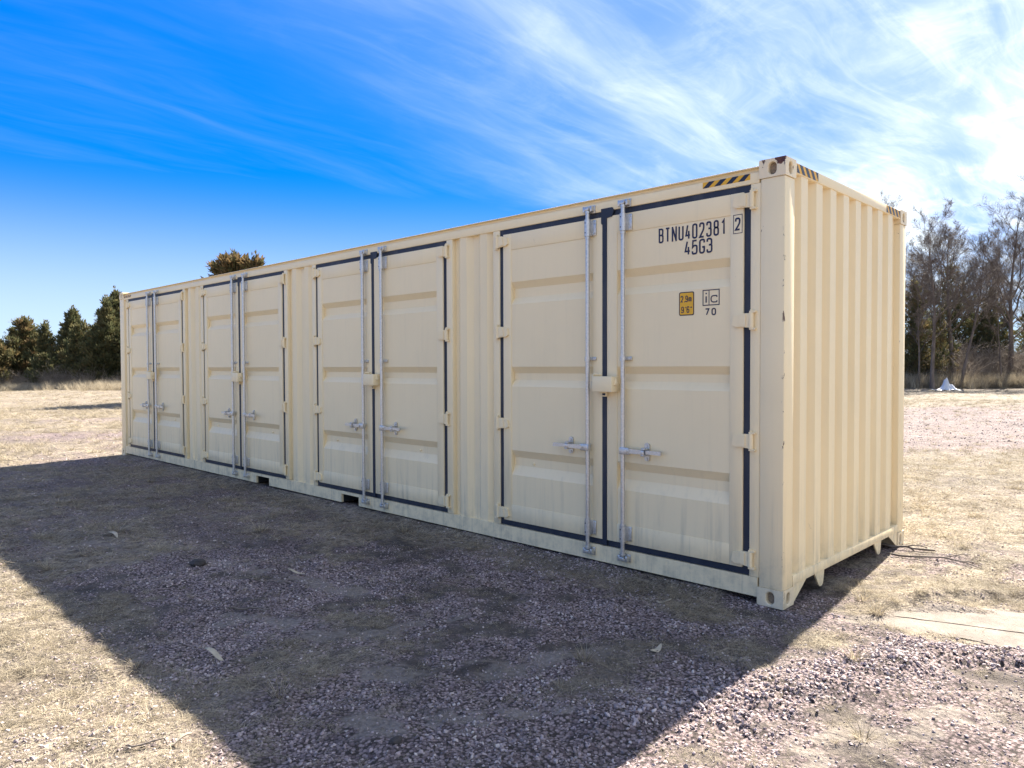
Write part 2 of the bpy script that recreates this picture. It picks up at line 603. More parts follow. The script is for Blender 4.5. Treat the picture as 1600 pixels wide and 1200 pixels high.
def np_mesh(name, co, faces, smooth_shade=True):
    """faces: (n,k) int array"""
    me = bpy.data.meshes.new(name)
    n, k = faces.shape
    me.vertices.add(len(co)); me.vertices.foreach_set('co', np.asarray(co, np.float32).ravel())
    me.loops.add(n * k); me.loops.foreach_set('vertex_index', faces.astype(np.int32).ravel())
    me.polygons.add(n)
    me.polygons.foreach_set('loop_start', np.arange(0, n * k, k, dtype=np.int32))
    me.polygons.foreach_set('use_smooth', np.full(n, smooth_shade))
    me.update(calc_edges=True)
    return me


def add_attr(me, name, data):
    a = me.attributes.new(name, 'FLOAT', 'POINT')
    a.data.foreach_set('value', np.asarray(data, np.float32).ravel())


ground_me = np_mesh('ground', co, quads)
gr, gs, du = fields(X.ravel(), Y.ravel())
add_attr(ground_me, 'gravel', gr); add_attr(ground_me, 'grass', gs); add_attr(ground_me, 'dust', du)

m = Mat('soil')
p = m.pos()
a_gr, a_gs, a_du = m.attr('gravel'), m.attr('grass'), m.attr('dust')
f1 = m.noise(p, 6, 6, 0.65); f2 = m.noise(p, 45, 5, 0.7); f3 = m.noise(p, 160, 3, 0.7); f4 = m.noise(p, 0.35, 4, 0.6)
soil = m.mix(m.ramp(f1, 0.3, 0.7), (0.060, 0.050, 0.044), (0.165, 0.138, 0.118))
soil = m.mix(m.math('MULTIPLY', m.ramp(f2, 0.45, 0.75), 0.6), soil, (0.055, 0.043, 0.036))
vor = m.n('ShaderNodeTexVoronoi', voronoi_dimensions='3D', feature='F1')
vor.inputs['Scale'].default_value = 62
m.l(p, vor.inputs['Vector'])
chip = m.mix(m.ramp(m.sep(vor.outputs['Color'])[0], 0, 1), (0.165, 0.118, 0.118), (0.43, 0.335, 0.32))
chip = m.mix(m.ramp(vor.outputs['Distance'], 0.35, 0.75), chip, (0.05, 0.04, 0.036))
soil = m.mix(m.math('MULTIPLY', m.ramp(m.math('ADD', a_gr, m.math('MULTIPLY', f1, 0.35)), 0.35, 0.8), 0.85), soil, chip)
straw = m.mix(m.ramp(m.noise(m.scale(p, (70, 25, 40)), 1, 5, 0.7), 0.40, 0.60), (0.070, 0.055, 0.042), (0.40, 0.34, 0.255))
straw = m.mix(m.math('MULTIPLY', m.ramp(f4, 0.4, 0.65), 0.45), straw, (0.40, 0.33, 0.25))
worn = m.ramp(m.noise(p, 2.3, 6, 0.7, w=4), 0.52, 0.64)  # painted brown patches imitating shadow dashes of small grass ridges, not wear
straw = m.mix(m.math('MULTIPLY', worn, 0.62), straw, (0.135, 0.105, 0.078))
gaps = m.ramp(m.noise(p, 11, 6, 0.72, w=9), 0.50, 0.60)  # dark soil between the straw, with relief shadow painted into the tone
straw = m.mix(m.math('MULTIPLY', gaps, 0.75), straw, (0.062, 0.049, 0.041))
soil = m.mix(m.math('MULTIPLY', m.ramp(m.math('ADD', a_gs, m.math('MULTIPLY', f2, 0.4)), 0.45, 0.95), 0.88), soil, straw)
dusty = m.mix(m.ramp(f2, 0.3, 0.75), (0.19, 0.16, 0.135), (0.38, 0.325, 0.275))
soil = m.mix(m.math('MULTIPLY', m.ramp(m.math('ADD', a_du, m.math('MULTIPLY', f1, 0.4)), 0.45, 0.95), 0.75), soil, dusty)
pf = m.ramp(m.noise(p, 1.5, 6, 0.68, w=15), 0.36, 0.62)
soil = m.mix(m.math('MULTIPLY', m.math('SUBTRACT', 1.0, pf), 0.34), soil, (0.035, 0.031, 0.030))
m.set(Base_Color=soil, Roughness=0.95)
m.b.inputs['Specular IOR Level'].default_value = 0.15
f5 = m.noise(m.scale(p, (1.6, 1.6, 1)), 1, 5, 0.65)
m.bump(m.math('ADD', m.math('MULTIPLY', f5, 9.0), m.math('ADD', m.math('ADD', m.math('MULTIPLY', f1, 1.0), f2), m.math('MULTIPLY', f3, 0.4))), 0.9, 0.02)
ground_me.materials.append(m.m)
ground = bpy.data.objects.new('ground', ground_me)
COL.objects.link(ground)
tag(ground, 'dry ground of gravel, bare dirt and flattened straw-coloured grass', 'ground', kind='structure')

# concrete pad, two slabs with an open joint
m = Mat('old_concrete')
p = m.pos()
f1 = m.noise(p, 5, 6, 0.65); f2 = m.noise(p, 70, 4, 0.7)
c = m.mix(m.ramp(f1, 0.3, 0.7), (0.10, 0.081, 0.065), (0.215, 0.178, 0.145))
c = m.mix(m.math('MULTIPLY', m.ramp(f2, 0.5, 0.75), 0.4), c, (0.22, 0.18, 0.15))
m.set(Base_Color=c, Roughness=0.9)
m.bump(m.math('ADD', f1, f2), 0.7, 0.012)
M_CONC = m.m


def slab(poly, z0, z1):
    mb = MB()
    pts = []
    for i, (x, y) in enumerate(poly):
        x2, y2 = poly[(i + 1) % len(poly)]
        L = math.hypot(x2 - x, y2 - y); n = max(1, int(L / 0.07))
        for k in range(n):
            t = k / n
            wob = 0.022 * (random.random() - 0.5) if 0 < k else 0
            pts.append((x + (x2 - x) * t + wob, y + (y2 - y) * t + wob))
    mb.prism(pts, 'z', z0, z1)
    return mb


pad = empty('concrete_pad', (1.0, 0.7, 0))
tag(pad, 'worn concrete slab flush with the gravel right of the container corner', 'concrete slab', kind='structure')
J0, J1 = (0.55, 0.44), (4.1, 1.80)
s1 = [(0.36, 0.30), (0.62, 0.66), (1.06, 0.98), (3.55, 2.2), (4.08, 1.815), (1.20, 0.605), (0.63, 0.425)]
s2 = [(0.33, 0.06), (0.36, 0.28), (0.63, 0.403), (1.20, 0.583), (4.09, 1.79), (4.5, 0.95), (1.9, 0.22), (0.95, 0.26), (0.62, 0.06)]
for s in (s1, s2):
    o = slab(s, -0.08, -0.0045).build('slab', M_CONC, None)
    o.parent = pad; o.matrix_parent_inverse = Matrix.Translation(-Vector(pad.location))

# ------------------------------------------------------------------ container
L, W, H = 12.192, 2.438, 2.896
box = empty('shipping_container', (0, 0, 0))
tag(box, 'long cream side-opening shipping container with four pairs of doors', 'shipping container')


# corner castings -----------------------------------------------------------
def casting(sx, sy, bottom):
    """outer corner at origin of the mesh; extends inwards along sx, sy (+-1)"""
    a, b, h = 0.178, 0.162, 0.118
    mb = MB()

    def face(o, u, v, w, hh, cu, cv, ow, oh, n):
        o, u, v, n = Vector(o), Vector(u), Vector(v), Vector(n)
        K = 24
        ov, rc = [], []
        for k in range(K):
            t = 2 * math.pi * (k + 0.5) / K
            c, s = math.cos(t), math.sin(t)
            # stadium outline
            r = min(ow, oh) / 2
            ex, ey = ow / 2 - r, oh / 2 - r
            ov.append((cu + r * c + math.copysign(ex, c), cv + r * s + math.copysign(ey, s)))
            q = max(abs(c) / (w / 2), abs(s) / (hh / 2))
            rc.append((w / 2 + c / q, hh / 2 + s / q))
        P = lambda q, d=0: o + u * q[0] + v * q[1] + n * d
        for k in range(K):
            k2 = (k + 1) % K
            mb.quad(P(rc[k]), P(rc[k2]), P(ov[k2]), P(ov[k]))
            mb.quad(P(ov[k]), P(ov[k2]), P(ov[k2], -0.03), P(ov[k], -0.03))
        # square corners left out by the fan
        for cx, cy in ((0, 0), (w, 0), (w, hh), (0, hh)):
            best = sorted(range(K), key=lambda k: (rc[k][0] - cx) ** 2 + (rc[k][1] - cy) ** 2)[:2]
            mb.quad(P((cx, cy)), P(rc[best[0]]), P(rc[best[1]]))
    z0 = 0
    face((0, 0, z0), (sx, 0, 0), (0, 0, 1), a, h, 0.089, 0.056, 0.052, 0.078, (0, -sy, 0))
    face((0, 0, z0), (0, sy, 0), (0, 0, 1), b, h, 0.081, 0.056, 0.050, 0.078, (-sx, 0, 0))
    A, B = sx * a, sy * b
    mb.quad((0, 0, h), (A, 0, h), (A, B, h), (0, B, h))
    mb.quad((0, 0, 0), (A, 0, 0), (A, B, 0), (0, B, 0))
    mb.quad((A, 0, 0), (A, B, 0), (A, B, h), (A, 0, h))
    mb.quad((0, B, 0), (A, B, 0), (A, B, h), (0, B, h))
    return mb


def weld(o, bev=0.0):
    bm = bmesh.new(); bm.from_mesh(o.data)
    bmesh.ops.remove_doubles(bm, verts=bm.verts, dist=0.0004)
    bmesh.ops.recalc_face_normals(bm, faces=bm.faces)
    bm.to_mesh(o.data); bm.free()


for cx, sx in ((0.003, -1), (-L - 0.003, 1)):
    for cy, sy in ((-0.004, 1), (W + 0.004, -1)):
        for cz in (0.0, H - 0.118):
            o = casting(sx, sy, cz == 0).build('corner_casting', M_CAST, box, loc=(cx, cy, cz))
            weld(o)
            md = o.modifiers.new('soft_edge', 'BEVEL'); md.width = 0.009; md.segments = 2; md.limit_method = 'ANGLE'
            bk = MB()
            bk.quad((cx + sx * 0.031, cy + sy * 0.031, cz + 0.004), (cx + sx * 0.17, cy + sy * 0.031, cz + 0.004),
                    (cx + sx * 0.17, cy + sy * 0.031, cz + 0.114), (cx + sx * 0.031, cy + sy * 0.031, cz + 0.114))
            bk.quad((cx + sx * 0.031, cy + sy * 0.032, cz + 0.004), (cx + sx * 0.031, cy + sy * 0.155, cz + 0.004),
                    (cx + sx * 0.031, cy + sy * 0.155, cz + 0.114), (cx + sx * 0.031, cy + sy * 0.032, cz + 0.114))
            ho = bk.build('casting_cavity', M_RUSTY, o)
            ho.location = (-cx, -cy, -cz)

# corner posts ---------------------------------------------------------------
for x0, x1 in ((-0.165, -0.002), (-L + 0.002, -L + 0.205)):
    for y0, y1 in ((0.001, 0.150), (W - 0.150, W - 0.001)):
        MB().box(x0, x1, y0, y1, 0.1175, H - 0.1185, 0.008).build('corner_post', M_POST, box, 0.5)

# rails ----------------------------------------------------------------------
POCK = ((-5.105, -4.765), (-7.122, -6.776))
XA, XB = -L + 0.176, -0.1755


def bottom_rail(y0, y1):
    mb = MB()
    xs = [XA, POCK[1][0], POCK[1][1], POCK[0][0], POCK[0][1], XB]
    for i in range(5):
        z0 = 0.142 if i in (1, 3) else 0.046
        mb.box(xs[i], xs[i + 1], y0, y1, z0, 0.1725)
    o = mb.build('bottom_rail', M_PAINT, box)
    weld(o)
    return o


bottom_rail(0.004, 0.09)
bottom_rail(W - 0.09, W - 0.004)
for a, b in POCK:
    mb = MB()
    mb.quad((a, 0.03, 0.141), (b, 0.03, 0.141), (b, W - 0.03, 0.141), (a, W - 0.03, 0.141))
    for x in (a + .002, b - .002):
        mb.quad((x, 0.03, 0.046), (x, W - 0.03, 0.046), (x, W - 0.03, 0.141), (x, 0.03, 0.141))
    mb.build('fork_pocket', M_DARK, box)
# top rail: square tube, set-back upper flange and the lip of the roof sheet
for y0, sgn in ((0.004, 1), (W - 0.004, -1)):
    MB().box(XA, XB, *sorted((y0, y0 + sgn * 0.07)), 2.757, 2.828, 0.005).build('top_rail', M_PAINT, box, 0.5)
    MB().box(XA, XB, *sorted((y0 + sgn * 0.028, y0 + sgn * 0.06)), 2.8285, 2.8575).build('roof_flange', M_PAINT, box)
# roof with pressed corrugations between two straight edge strips
prof = []
x = XA
while x < XB - 0.2:
    prof += [(x, 2.838), (x + 0.09, 2.838), (x + 0.105, 2.8525), (x + 0.195, 2.8525)]
    x += 0.21
prof.append((XB, 2.838))
MB().sheet(prof, 'y', 0.078, W - 0.078).build('roof', M_PAINT, box)
MB().box(XA, XB, 0.0015, 0.08, 2.858, 2.865, 0.002).build('roof_edge', M_PAINT, box, 0.5)
MB().box(XA, XB, W - 0.08, W - 0.0015, 2.858, 2.865, 0.002).build('roof_edge', M_PAINT, box, 0.5)
# end frames -----------------------------------------------------------------
for xo, s in ((0.0, -1), (-L, 1)):
    bx = lambda a, b: sorted((xo + s * a, xo + s * b))
    MB().box(*bx(0.0, 0.10), 0.1635, W - 0.1635, 2.815, 2.884, 0.004).build('end_top_rail', M_PAINT, box, 0.5)
    MB().box(*bx(0.0, 0.12), 0.1515, W - 0.1515, 0.125, 0.190, 0.004).build('end_bottom_rail', M_PAINT, box, 0.5)
    for ya, d in ((0.159, 1), (W - 0.159, -1)):
        MB().prism([(ya, 0.012), (ya + d * 0.02, 0.012), (ya + d * 0.215, 0.1245), (ya, 0.1245)], 'x', *bx(0.004, 0.012)).build('corner_gusset', M_PAINT, box)
    for yc in (0.605, 1.80):
        MB().prism([(yc - 0.085, 0.1245), (yc + 0.085, 0.1245), (yc + 0.065, 0.035), (yc + 0.045, 0.018), (yc + 0.010, 0.018), (yc - 0.015, 0.035)],
                   'x', *bx(0.006, 0.016)).build('guide_tongue', M_PAINT, box)
    # corrugated end wall
    prof = [(xo + s * 0.052, 0.150), (xo + s * 0.052, 0.226)]
    starts = [0.256, 0.505, 0.755, 1.002, 1.249, 1.496, 1.741, 1.987]
    for k, y in enumerate(starts):
        prof += [(xo + s * 0.006, y), (xo + s * 0.006, y + 0.106), (xo + s * 0.052, y + 0.136)]
        if k < 7:
            prof.append((xo + s * 0.052, starts[k + 1] - 0.030))
    prof.append((xo + s * 0.052, W - 0.150))
    MB().sheet(prof, 'z', 0.188, 2.818).build('end_wall', M_PAINT, box)
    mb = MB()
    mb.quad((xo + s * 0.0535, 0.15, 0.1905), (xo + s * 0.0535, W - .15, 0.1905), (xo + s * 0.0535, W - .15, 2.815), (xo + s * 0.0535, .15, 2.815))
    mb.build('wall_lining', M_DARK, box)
# back wall ------------------------------------------------------------------
prof = []
x = -L + 0.205
while x < -0.44:
    prof += [(x, W - 0.012), (x + 0.072, W - 0.012), (x + 0.14, W - 0.048), (x + 0.21, W - 0.048)]
    x += 0.278
prof.append((-0.165, W - 0.012))
MB().sheet(prof, 'z', 0.17, 2.76).build('back_wall', M_PAINT, box)
# floor so that nothing shows through from below
MB().box(-L + 0.2, -0.14, 0.1, W - 0.1, 0.146, 0.168).build('floor_deck', M_DARK, box)

# door bays ------------------------------------------------------------------
BAYS = [(-2.570, -0.235), (-5.612, -3.284), (-8.705, -6.348), (-11.79, -9.440)]
Z0, Z1 = 0.178, 2.756                  # gasket outline
GW = 0.047


def jamb(x0, x1):
    MB().box(x0, x1, 0.005, 0.10, 0.1735, 2.7565, 0.004).build('door_jamb', M_PAINT, box, 0.5)


def infill(x0, x1):
    D = 0.050; F = 0.014
    s = (x1 - x0) / 0.548
    px_ = [(0, D), (0.04, D), (0.099, F), (0.187, F), (0.247, D), (0.317, D), (0.370, F), (0.458, F), (0.510, D), (0.548, D)]
    MB().sheet([(x0 + a * s, b) for a, b in px_], 'z', 0.171, 2.7585).build('corrugated_panel', M_PAINT, box)


jamb(-0.2345, -0.1655)
for (l0, r0), (l1, r1) in zip(BAYS[:-1], BAYS[1:]):
    jamb(l0 - 0.082, l0 - 0.0005)
    jamb(r1 + 0.0005, r1 + 0.085)
    infill(r1 + 0.084, l0 - 0.081)
jamb(-11.872, -11.7905)
MB().sheet([(-11.99, 0.03), (-11.93, 0.048), (-11.871, 0.048)], 'z', 0.171, 2.7585).build('corrugated_panel', M_PAINT, box)

TROUGHS = [(2.295, 2.238, 2.160, 2.102), (1.565, 1.508, 1.452, 1.395), (0.842, 0.778, 0.708, 0.628)]


def leaf(x0, x1, name='door'):
    """frame of square tube with a pressed panel; local x around 0"""
    fw = 0.095
    z0, z1 = Z0 + GW - 0.002, Z1 - GW + 0.004
    mb = MB()
    mb.box(x0, x0 + fw, 0.0, 0.05, z0, z1, 0.004)
    mb.box(x1 - fw, x1, 0.0, 0.05, z0, z1, 0.004)
    mb.box(x0 + fw - 0.001, x1 - fw + 0.001, 0.001, 0.05, 2.573, z1 - 0.0005, 0.003)
    mb.box(x0 + fw - 0.001, x1 - fw + 0.001, 0.001, 0.05, z0 + 0.0005, 0.365, 0.003)
    d = mb.build(name, M_PAINT, box, 0.5)
    prof = [(0.006, 2.5725)]
    for a, b, c, e in TROUGHS:
        prof += [(0.006, a), (0.044, b), (0.044, c), (0.006, e)]
    prof.append((0.006, 0.3655))
    o = MB().sheet(prof, 'x', x0 + fw - 0.002, x1 - fw + 0.002).build('pressed_panel', M_PAINT, d)
    return d


def hinge_mesh(side, z):
    """side +1: hinge to the right of its leaf (knuckle at +x); mesh local at the outer gasket edge"""
    s = side
    mb = MB()
    # strap
    pl = [(s * -0.118, z - 0.026), (s * -0.108, z + 0.030), (s * -0.045, z + 0.047), (s * 0.005, z + 0.047), (s * 0.005, z - 0.047), (s * -0.092, z - 0.040)]
    mb.prism(pl, 'y', -0.018, 0.002)
    mb.prism([(s * -0.07, z - 0.03), (s * -0.06, z + 0.034), (s * -0.02, z + 0.040), (s * -0.02, z - 0.038)], 'y', -0.024, -0.0175)
    # knuckle and pin, lugs on the jamb
    mb.cyl((s * 0.016, -0.012, z - 0.049), (s * 0.016, -0.012, z + 0.049), 0.0165, 12)
    mb.box(min(s * 0.006, s * 0.046), max(s * 0.006, s * 0.046), -0.022, 0.012, z - 0.062, z - 0.0495)
    mb.box(min(s * 0.006, s * 0.046), max(s * 0.006, s * 0.046), -0.022, 0.012, z + 0.0495, z + 0.062)
    mb.cyl((s * 0.016, -0.012, z + 0.061), (s * 0.016, -0.012, z + 0.072), 0.008, 8)
    return mb


def stadium(cx, cz, w, h, n=8):
    r = w / 2
    pts = []
    for k in range(n + 1):
        t = math.pi * k / n
        pts.append((cx + r * math.cos(t), cz + h / 2 - r + r * math.sin(t)))
    for k in range(n + 1):
        t = math.pi + math.pi * k / n
        pts.append((cx + r * math.cos(t), cz - h / 2 + r + r * math.sin(t)))
    return pts


RY = -0.036


def rod_mesh():
    mb = MB()
    mb.cyl((0, RY, 0.135), (0, RY, 2.775), 0.0165, 14)
    for z0, z1 in ((2.752, 2.768), (0.140, 0.156), (2.556, 2.570), (0.366, 0.378)):
        mb.cyl((0, RY, z0), (0, RY, z1), 0.021, 14)
    return mb


def keeper_mesh(z, up):
    """cam end of the rod and the keeper welded on the rail"""
    mb = MB()
    s = 1 if up else -1
    mb.box(-0.020, 0.020, RY - 0.020, RY + 0.014, z - 0.013, z + 0.013, 0.004)
    mb.cyl((-0.030, RY + 0.004, z + s * 0.010), (0.030, RY + 0.004, z + s * 0.010), 0.011, 8)
    mb.box(-0.044, -0.024, RY - 0.008, 0.006, z - 0.022, z + 0.022, 0.004)
    mb.box(0.024, 0.044, RY - 0.008, 0.006, z - 0.022, z + 0.022, 0.004)
    mb.box(-0.05, 0.05, -0.006, 0.003, z - 0.030, z + 0.030, 0.002)
    return mb


def guide_mesh(z, hgt, big):
    mb = MB()
    r = 0.0255 if big else 0.022
    mb.cyl((0, RY, z - hgt / 2), (0, RY, z + hgt / 2), r, 14)
    mb.box(0.012, 0.062, -0.012, 0.0005, z - hgt / 2 + 0.004, z + hgt / 2 - 0.004, 0.004)
    mb.box(-0.022, 0.022, RY, 0.0005, z - hgt / 2 + 0.006, z + hgt / 2 - 0.006)
    for dz in ((-0.32, 0.32) if big else (0,)):
        mb.cyl((0.047, -0.0115, z + dz * hgt), (0.047, -0.019, z + dz * hgt), 0.009, 6)
    return mb


def guide_hole_disc(z):
    mb = MB()
    mb.cyl((-0.004, RY - 0.0250, z), (-0.004, RY - 0.0262, z), 0.005, 8)  # dark disc on the guide face, painted shade in place of a hole
    return mb


def handle_mesh(s):
    """s = +1 handle points to +x"""
    z = 0.935
    mb = MB()
    mb.box(*sorted((s * -0.020, s * 0.062)), RY - 0.022, RY + 0.016, z - 0.028, z + 0.024, 0.004)   # hub on the rod
    mb.cyl((s * 0.045, RY - 0.022, z), (s * 0.045, RY - 0.032, z), 0.010, 8)
    # forged lever: square near the hub, flattening to the grip
    pts = [(0.055, RY - 0.004, z, 0.017, 0.012), (0.12, RY - 0.010, z - 0.001, 0.016, 0.011), (0.19, RY - 0.016, z + 0.001, 0.014, 0.009),
           (0.235, RY - 0.014, z + 0.002, 0.013, 0.008), (0.335, RY - 0.014, z + 0.001, 0.015, 0.007)]
    for a, b in zip(pts[:-1], pts[1:]):
        i = len(mb.v)
        for (x, y, zz, hh, dd) in (a, b):
            mb.v += [(s * x, y - dd, zz - hh), (s * x, y + dd, zz - hh), (s * x, y + dd, zz + hh), (s * x, y - dd, zz + hh)]
        for k in range(4):
            k2 = (k + 1) % 4
            mb.f.append((i + k, i + k2, i + 4 + k2, i + 4 + k))
        mb.f.append((i, i + 1, i + 2, i + 3)); mb.f.append((i + 4, i + 5, i + 6, i + 7))
    return mb


def retainer_mesh(s):
    z = 0.935
    mb = MB()
    cx = s * 0.195
    mb.prism(stadium(cx, z, 0.044, 0.135), 'y', -0.008, 0.004)
    mb.box(cx - 0.014, cx + 0.014, RY - 0.036, -0.006, z - 0.027, z - 0.017, 0.003)    # hook under the lever
    mb.box(cx - 0.014, cx + 0.014, RY - 0.036, RY - 0.029, z - 0.020, z + 0.016, 0.003)
    mb.box(cx - 0.016, cx + 0.016, RY - 0.030, -0.006, z + 0.018, z + 0.030, 0.003)     # swinging catch
    mb.cyl((cx, -0.008, z + 0.046), (cx, -0.020, z + 0.046), 0.010, 8)
    mb.cyl((cx, -0.008, z - 0.050), (cx, -0.016, z - 0.050), 0.010, 8)
    return mb


def share(mb, name, mat, smooth_a=0.6):
    o = mb.build(name, mat, None, smooth_a)
    me = o.data
    bpy.data.objects.remove(o)
    return me


def put(me, name, parent, loc):
    o = bpy.data.objects.new(name, me)
    COL.objects.link(o)
    o.parent = parent
    o.location = loc
    return o


HZ = (2.652, 1.866, 1.070, 0.288)
ME_H = {(s, z): share(hinge_mesh(s, z), 'hinge', M_PAINT) for s in (-1, 1) for z in HZ}
ME_ROD = share(rod_mesh(), 'locking_rod', M_ZINC)
ME_KT = share(keeper_mesh(2.785, True), 'rod_keeper', M_ZINC)
ME_KB = share(keeper_mesh(0.118, False), 'rod_keeper', M_ZINC)
ME_G = {z: share(guide_mesh(z, h, b), 'rod_guide', M_ZINC) for z, h, b in ((2.640, 0.128, True), (1.625, 0.036, False), (0.305, 0.118, True))}
ME_GH = {z: share(guide_hole_disc(z), 'guide_hole_disc', M_DARK) for z in (2.602, 2.678, 0.270, 0.340)}
ME_HD = {s: share(handle_mesh(s), 'handle', M_ZINC) for s in (-1, 1)}
ME_RT = {s: share(retainer_mesh(s), 'handle_retainer', M_ZINC) for s in (-1, 1)}


def lockbox_mesh():
    mb = MB()
    bm = bmesh.new()
    mb.box(-0.092, 0.092, -0.100, -0.004, 1.372, 1.490, 0.006)
    mb.box(-0.108, -0.098, -0.078, 0.001, 1.378, 1.512, 0.002)
    mb.box(-0.108, -0.02, -0.078, -0.070, 1.5025, 1.512, 0.002)
    mb.cyl((0.095, -0.075, 1.44), (0.095, -0.045, 1.44), 0.016, 10)
    mb.cyl((0.100, -0.06, 1.425), (0.100, -0.06, 1.475), 0.010, 8)
    mb.box(-0.06, -0.01, -0.030, 0.001, 1.335, 1.343)
    mb.box(-0.06, -0.01, -0.030, 0.001, 1.361, 1.369)
    mb.box(-0.018, -0.010, -0.030, 0.001, 1.3432, 1.3608)
    return mb


ME_LB = share(lockbox_mesh(), 'lock_box', M_PAINT)
DOORS = {}
for bi, (x0, x1) in enumerate(BAYS):
    xc = (x0 + x1) / 2
    xs = xc - 0.018                     # seam between the leaves
    dl = leaf(x0 + GW, xs - 0.020)
    dr = leaf(xs + 0.020, x1 - GW)
    DOORS[bi] = (dl, dr)
    for d, s, xe, rx in ((dl, -1, x0, xc - 0.157), (dr, 1, x1, xc + 0.177)):
        for z in HZ:
            put(ME_H[(s, z)], 'hinge', d, (xe, 0, 0))
        put(ME_ROD, 'locking_rod', d, (rx, 0, 0))
        put(ME_KT, 'rod_keeper', d, (rx, 0, 0)); put(ME_KB, 'rod_keeper', d, (rx, 0, 0))
        for z, me in ME_G.items():
            put(me, 'rod_guide', d, (rx, 0, 0))
        for z, me in ME_GH.items():
            put(me, 'guide_hole_disc', d, (rx, 0, 0))
        put(ME_HD[s], 'handle', d, (rx, 0, 0)).rotation_euler = (0, 0, random.uniform(-0.05, 0.05)); put(ME_RT[s], 'handle_retainer', d, (rx, 0, 0))
        # rubber seal round the leaf
        ga, gb = (x0, xs - 0.001) if s < 0 else (xs + 0.001, x1)
        mb = MB()
        mb.box(ga, gb, 0.013, 0.055, Z1 - GW, Z1)
        mb.box(ga, gb, 0.013, 0.055, Z0, Z0 + GW)
        e0, e1 = (ga, ga + GW) if s < 0 else (gb - GW, gb)
        mb.box(e0, e1, 0.013, 0.055, Z0 + GW, Z1 - GW)
        if s > 0:                        # the right leaf's seal laps over the seam
            mb.box(xs - 0.021, xs + 0.021, -0.003, 0.05, Z0 + 0.004, Z1 - 0.03)
            mb.prism([(xs - 0.032, 2.668), (xs - 0.026, 2.656), (xs + 0.021, 2.656), (xs + 0.021, 2.70), (xs + 0.070, 2.705), (xs + 0.088, 2.752), (xs + 0.072, 2.776), (xs - 0.032, 2.776)],
                     'y', -0.005, 0.012)
        mb.build('rubber_seal', M_RUBBER, d)
    put(ME_LB, 'lock_box', dr, (xc + 0.028, 0, 0))
tag(DOORS[0][1], 'door leaf with the container number and yellow height sign')

# small dents and scuffs on the lower trough of some leaves (weld studs) are real bumps
for bi, dx in ((0, -0.80), (1, -0.78), (1, 0.72), (2, -0.80), (2, 0.80), (3, 0.75)):
    x0, x1 = BAYS[bi]; xc = (x0 + x1) / 2
    d = DOORS[bi][0 if dx < 0 else 1]
    MB().cyl((xc + dx, 0.043, 0.735), (xc + dx, 0.030, 0.733), 0.012, 10, 0.008).build('drain_plug', M_PAINT, d)


# lettering --------------------------------------------------------------------
def rpoly(pts, r, closed=False, n=6):
    out = []
    N = len(pts)
    for i, p_ in enumerate(pts):
        rr = r[i] if isinstance(r, (list, tuple)) else r
        if (not closed and i in (0, N - 1)) or rr <= 0:
            out.append(p_); continue
        a = Vector(pts[i - 1]); b = Vector(p_); c = Vector(pts[(i + 1) % N])
        u = (a - b); v = (c - b)
        t = min(rr, u.length * 0.499, v.length * 0.499)
        u = u.normalized() * t; v = v.normalized() * t
        for k in range(n + 1):
            s = k / n
            q = (b + u) * (1 - s) ** 2 + b * 2 * s * (1 - s) + (b + v) * s ** 2
            out.append(tuple(q))
    return out


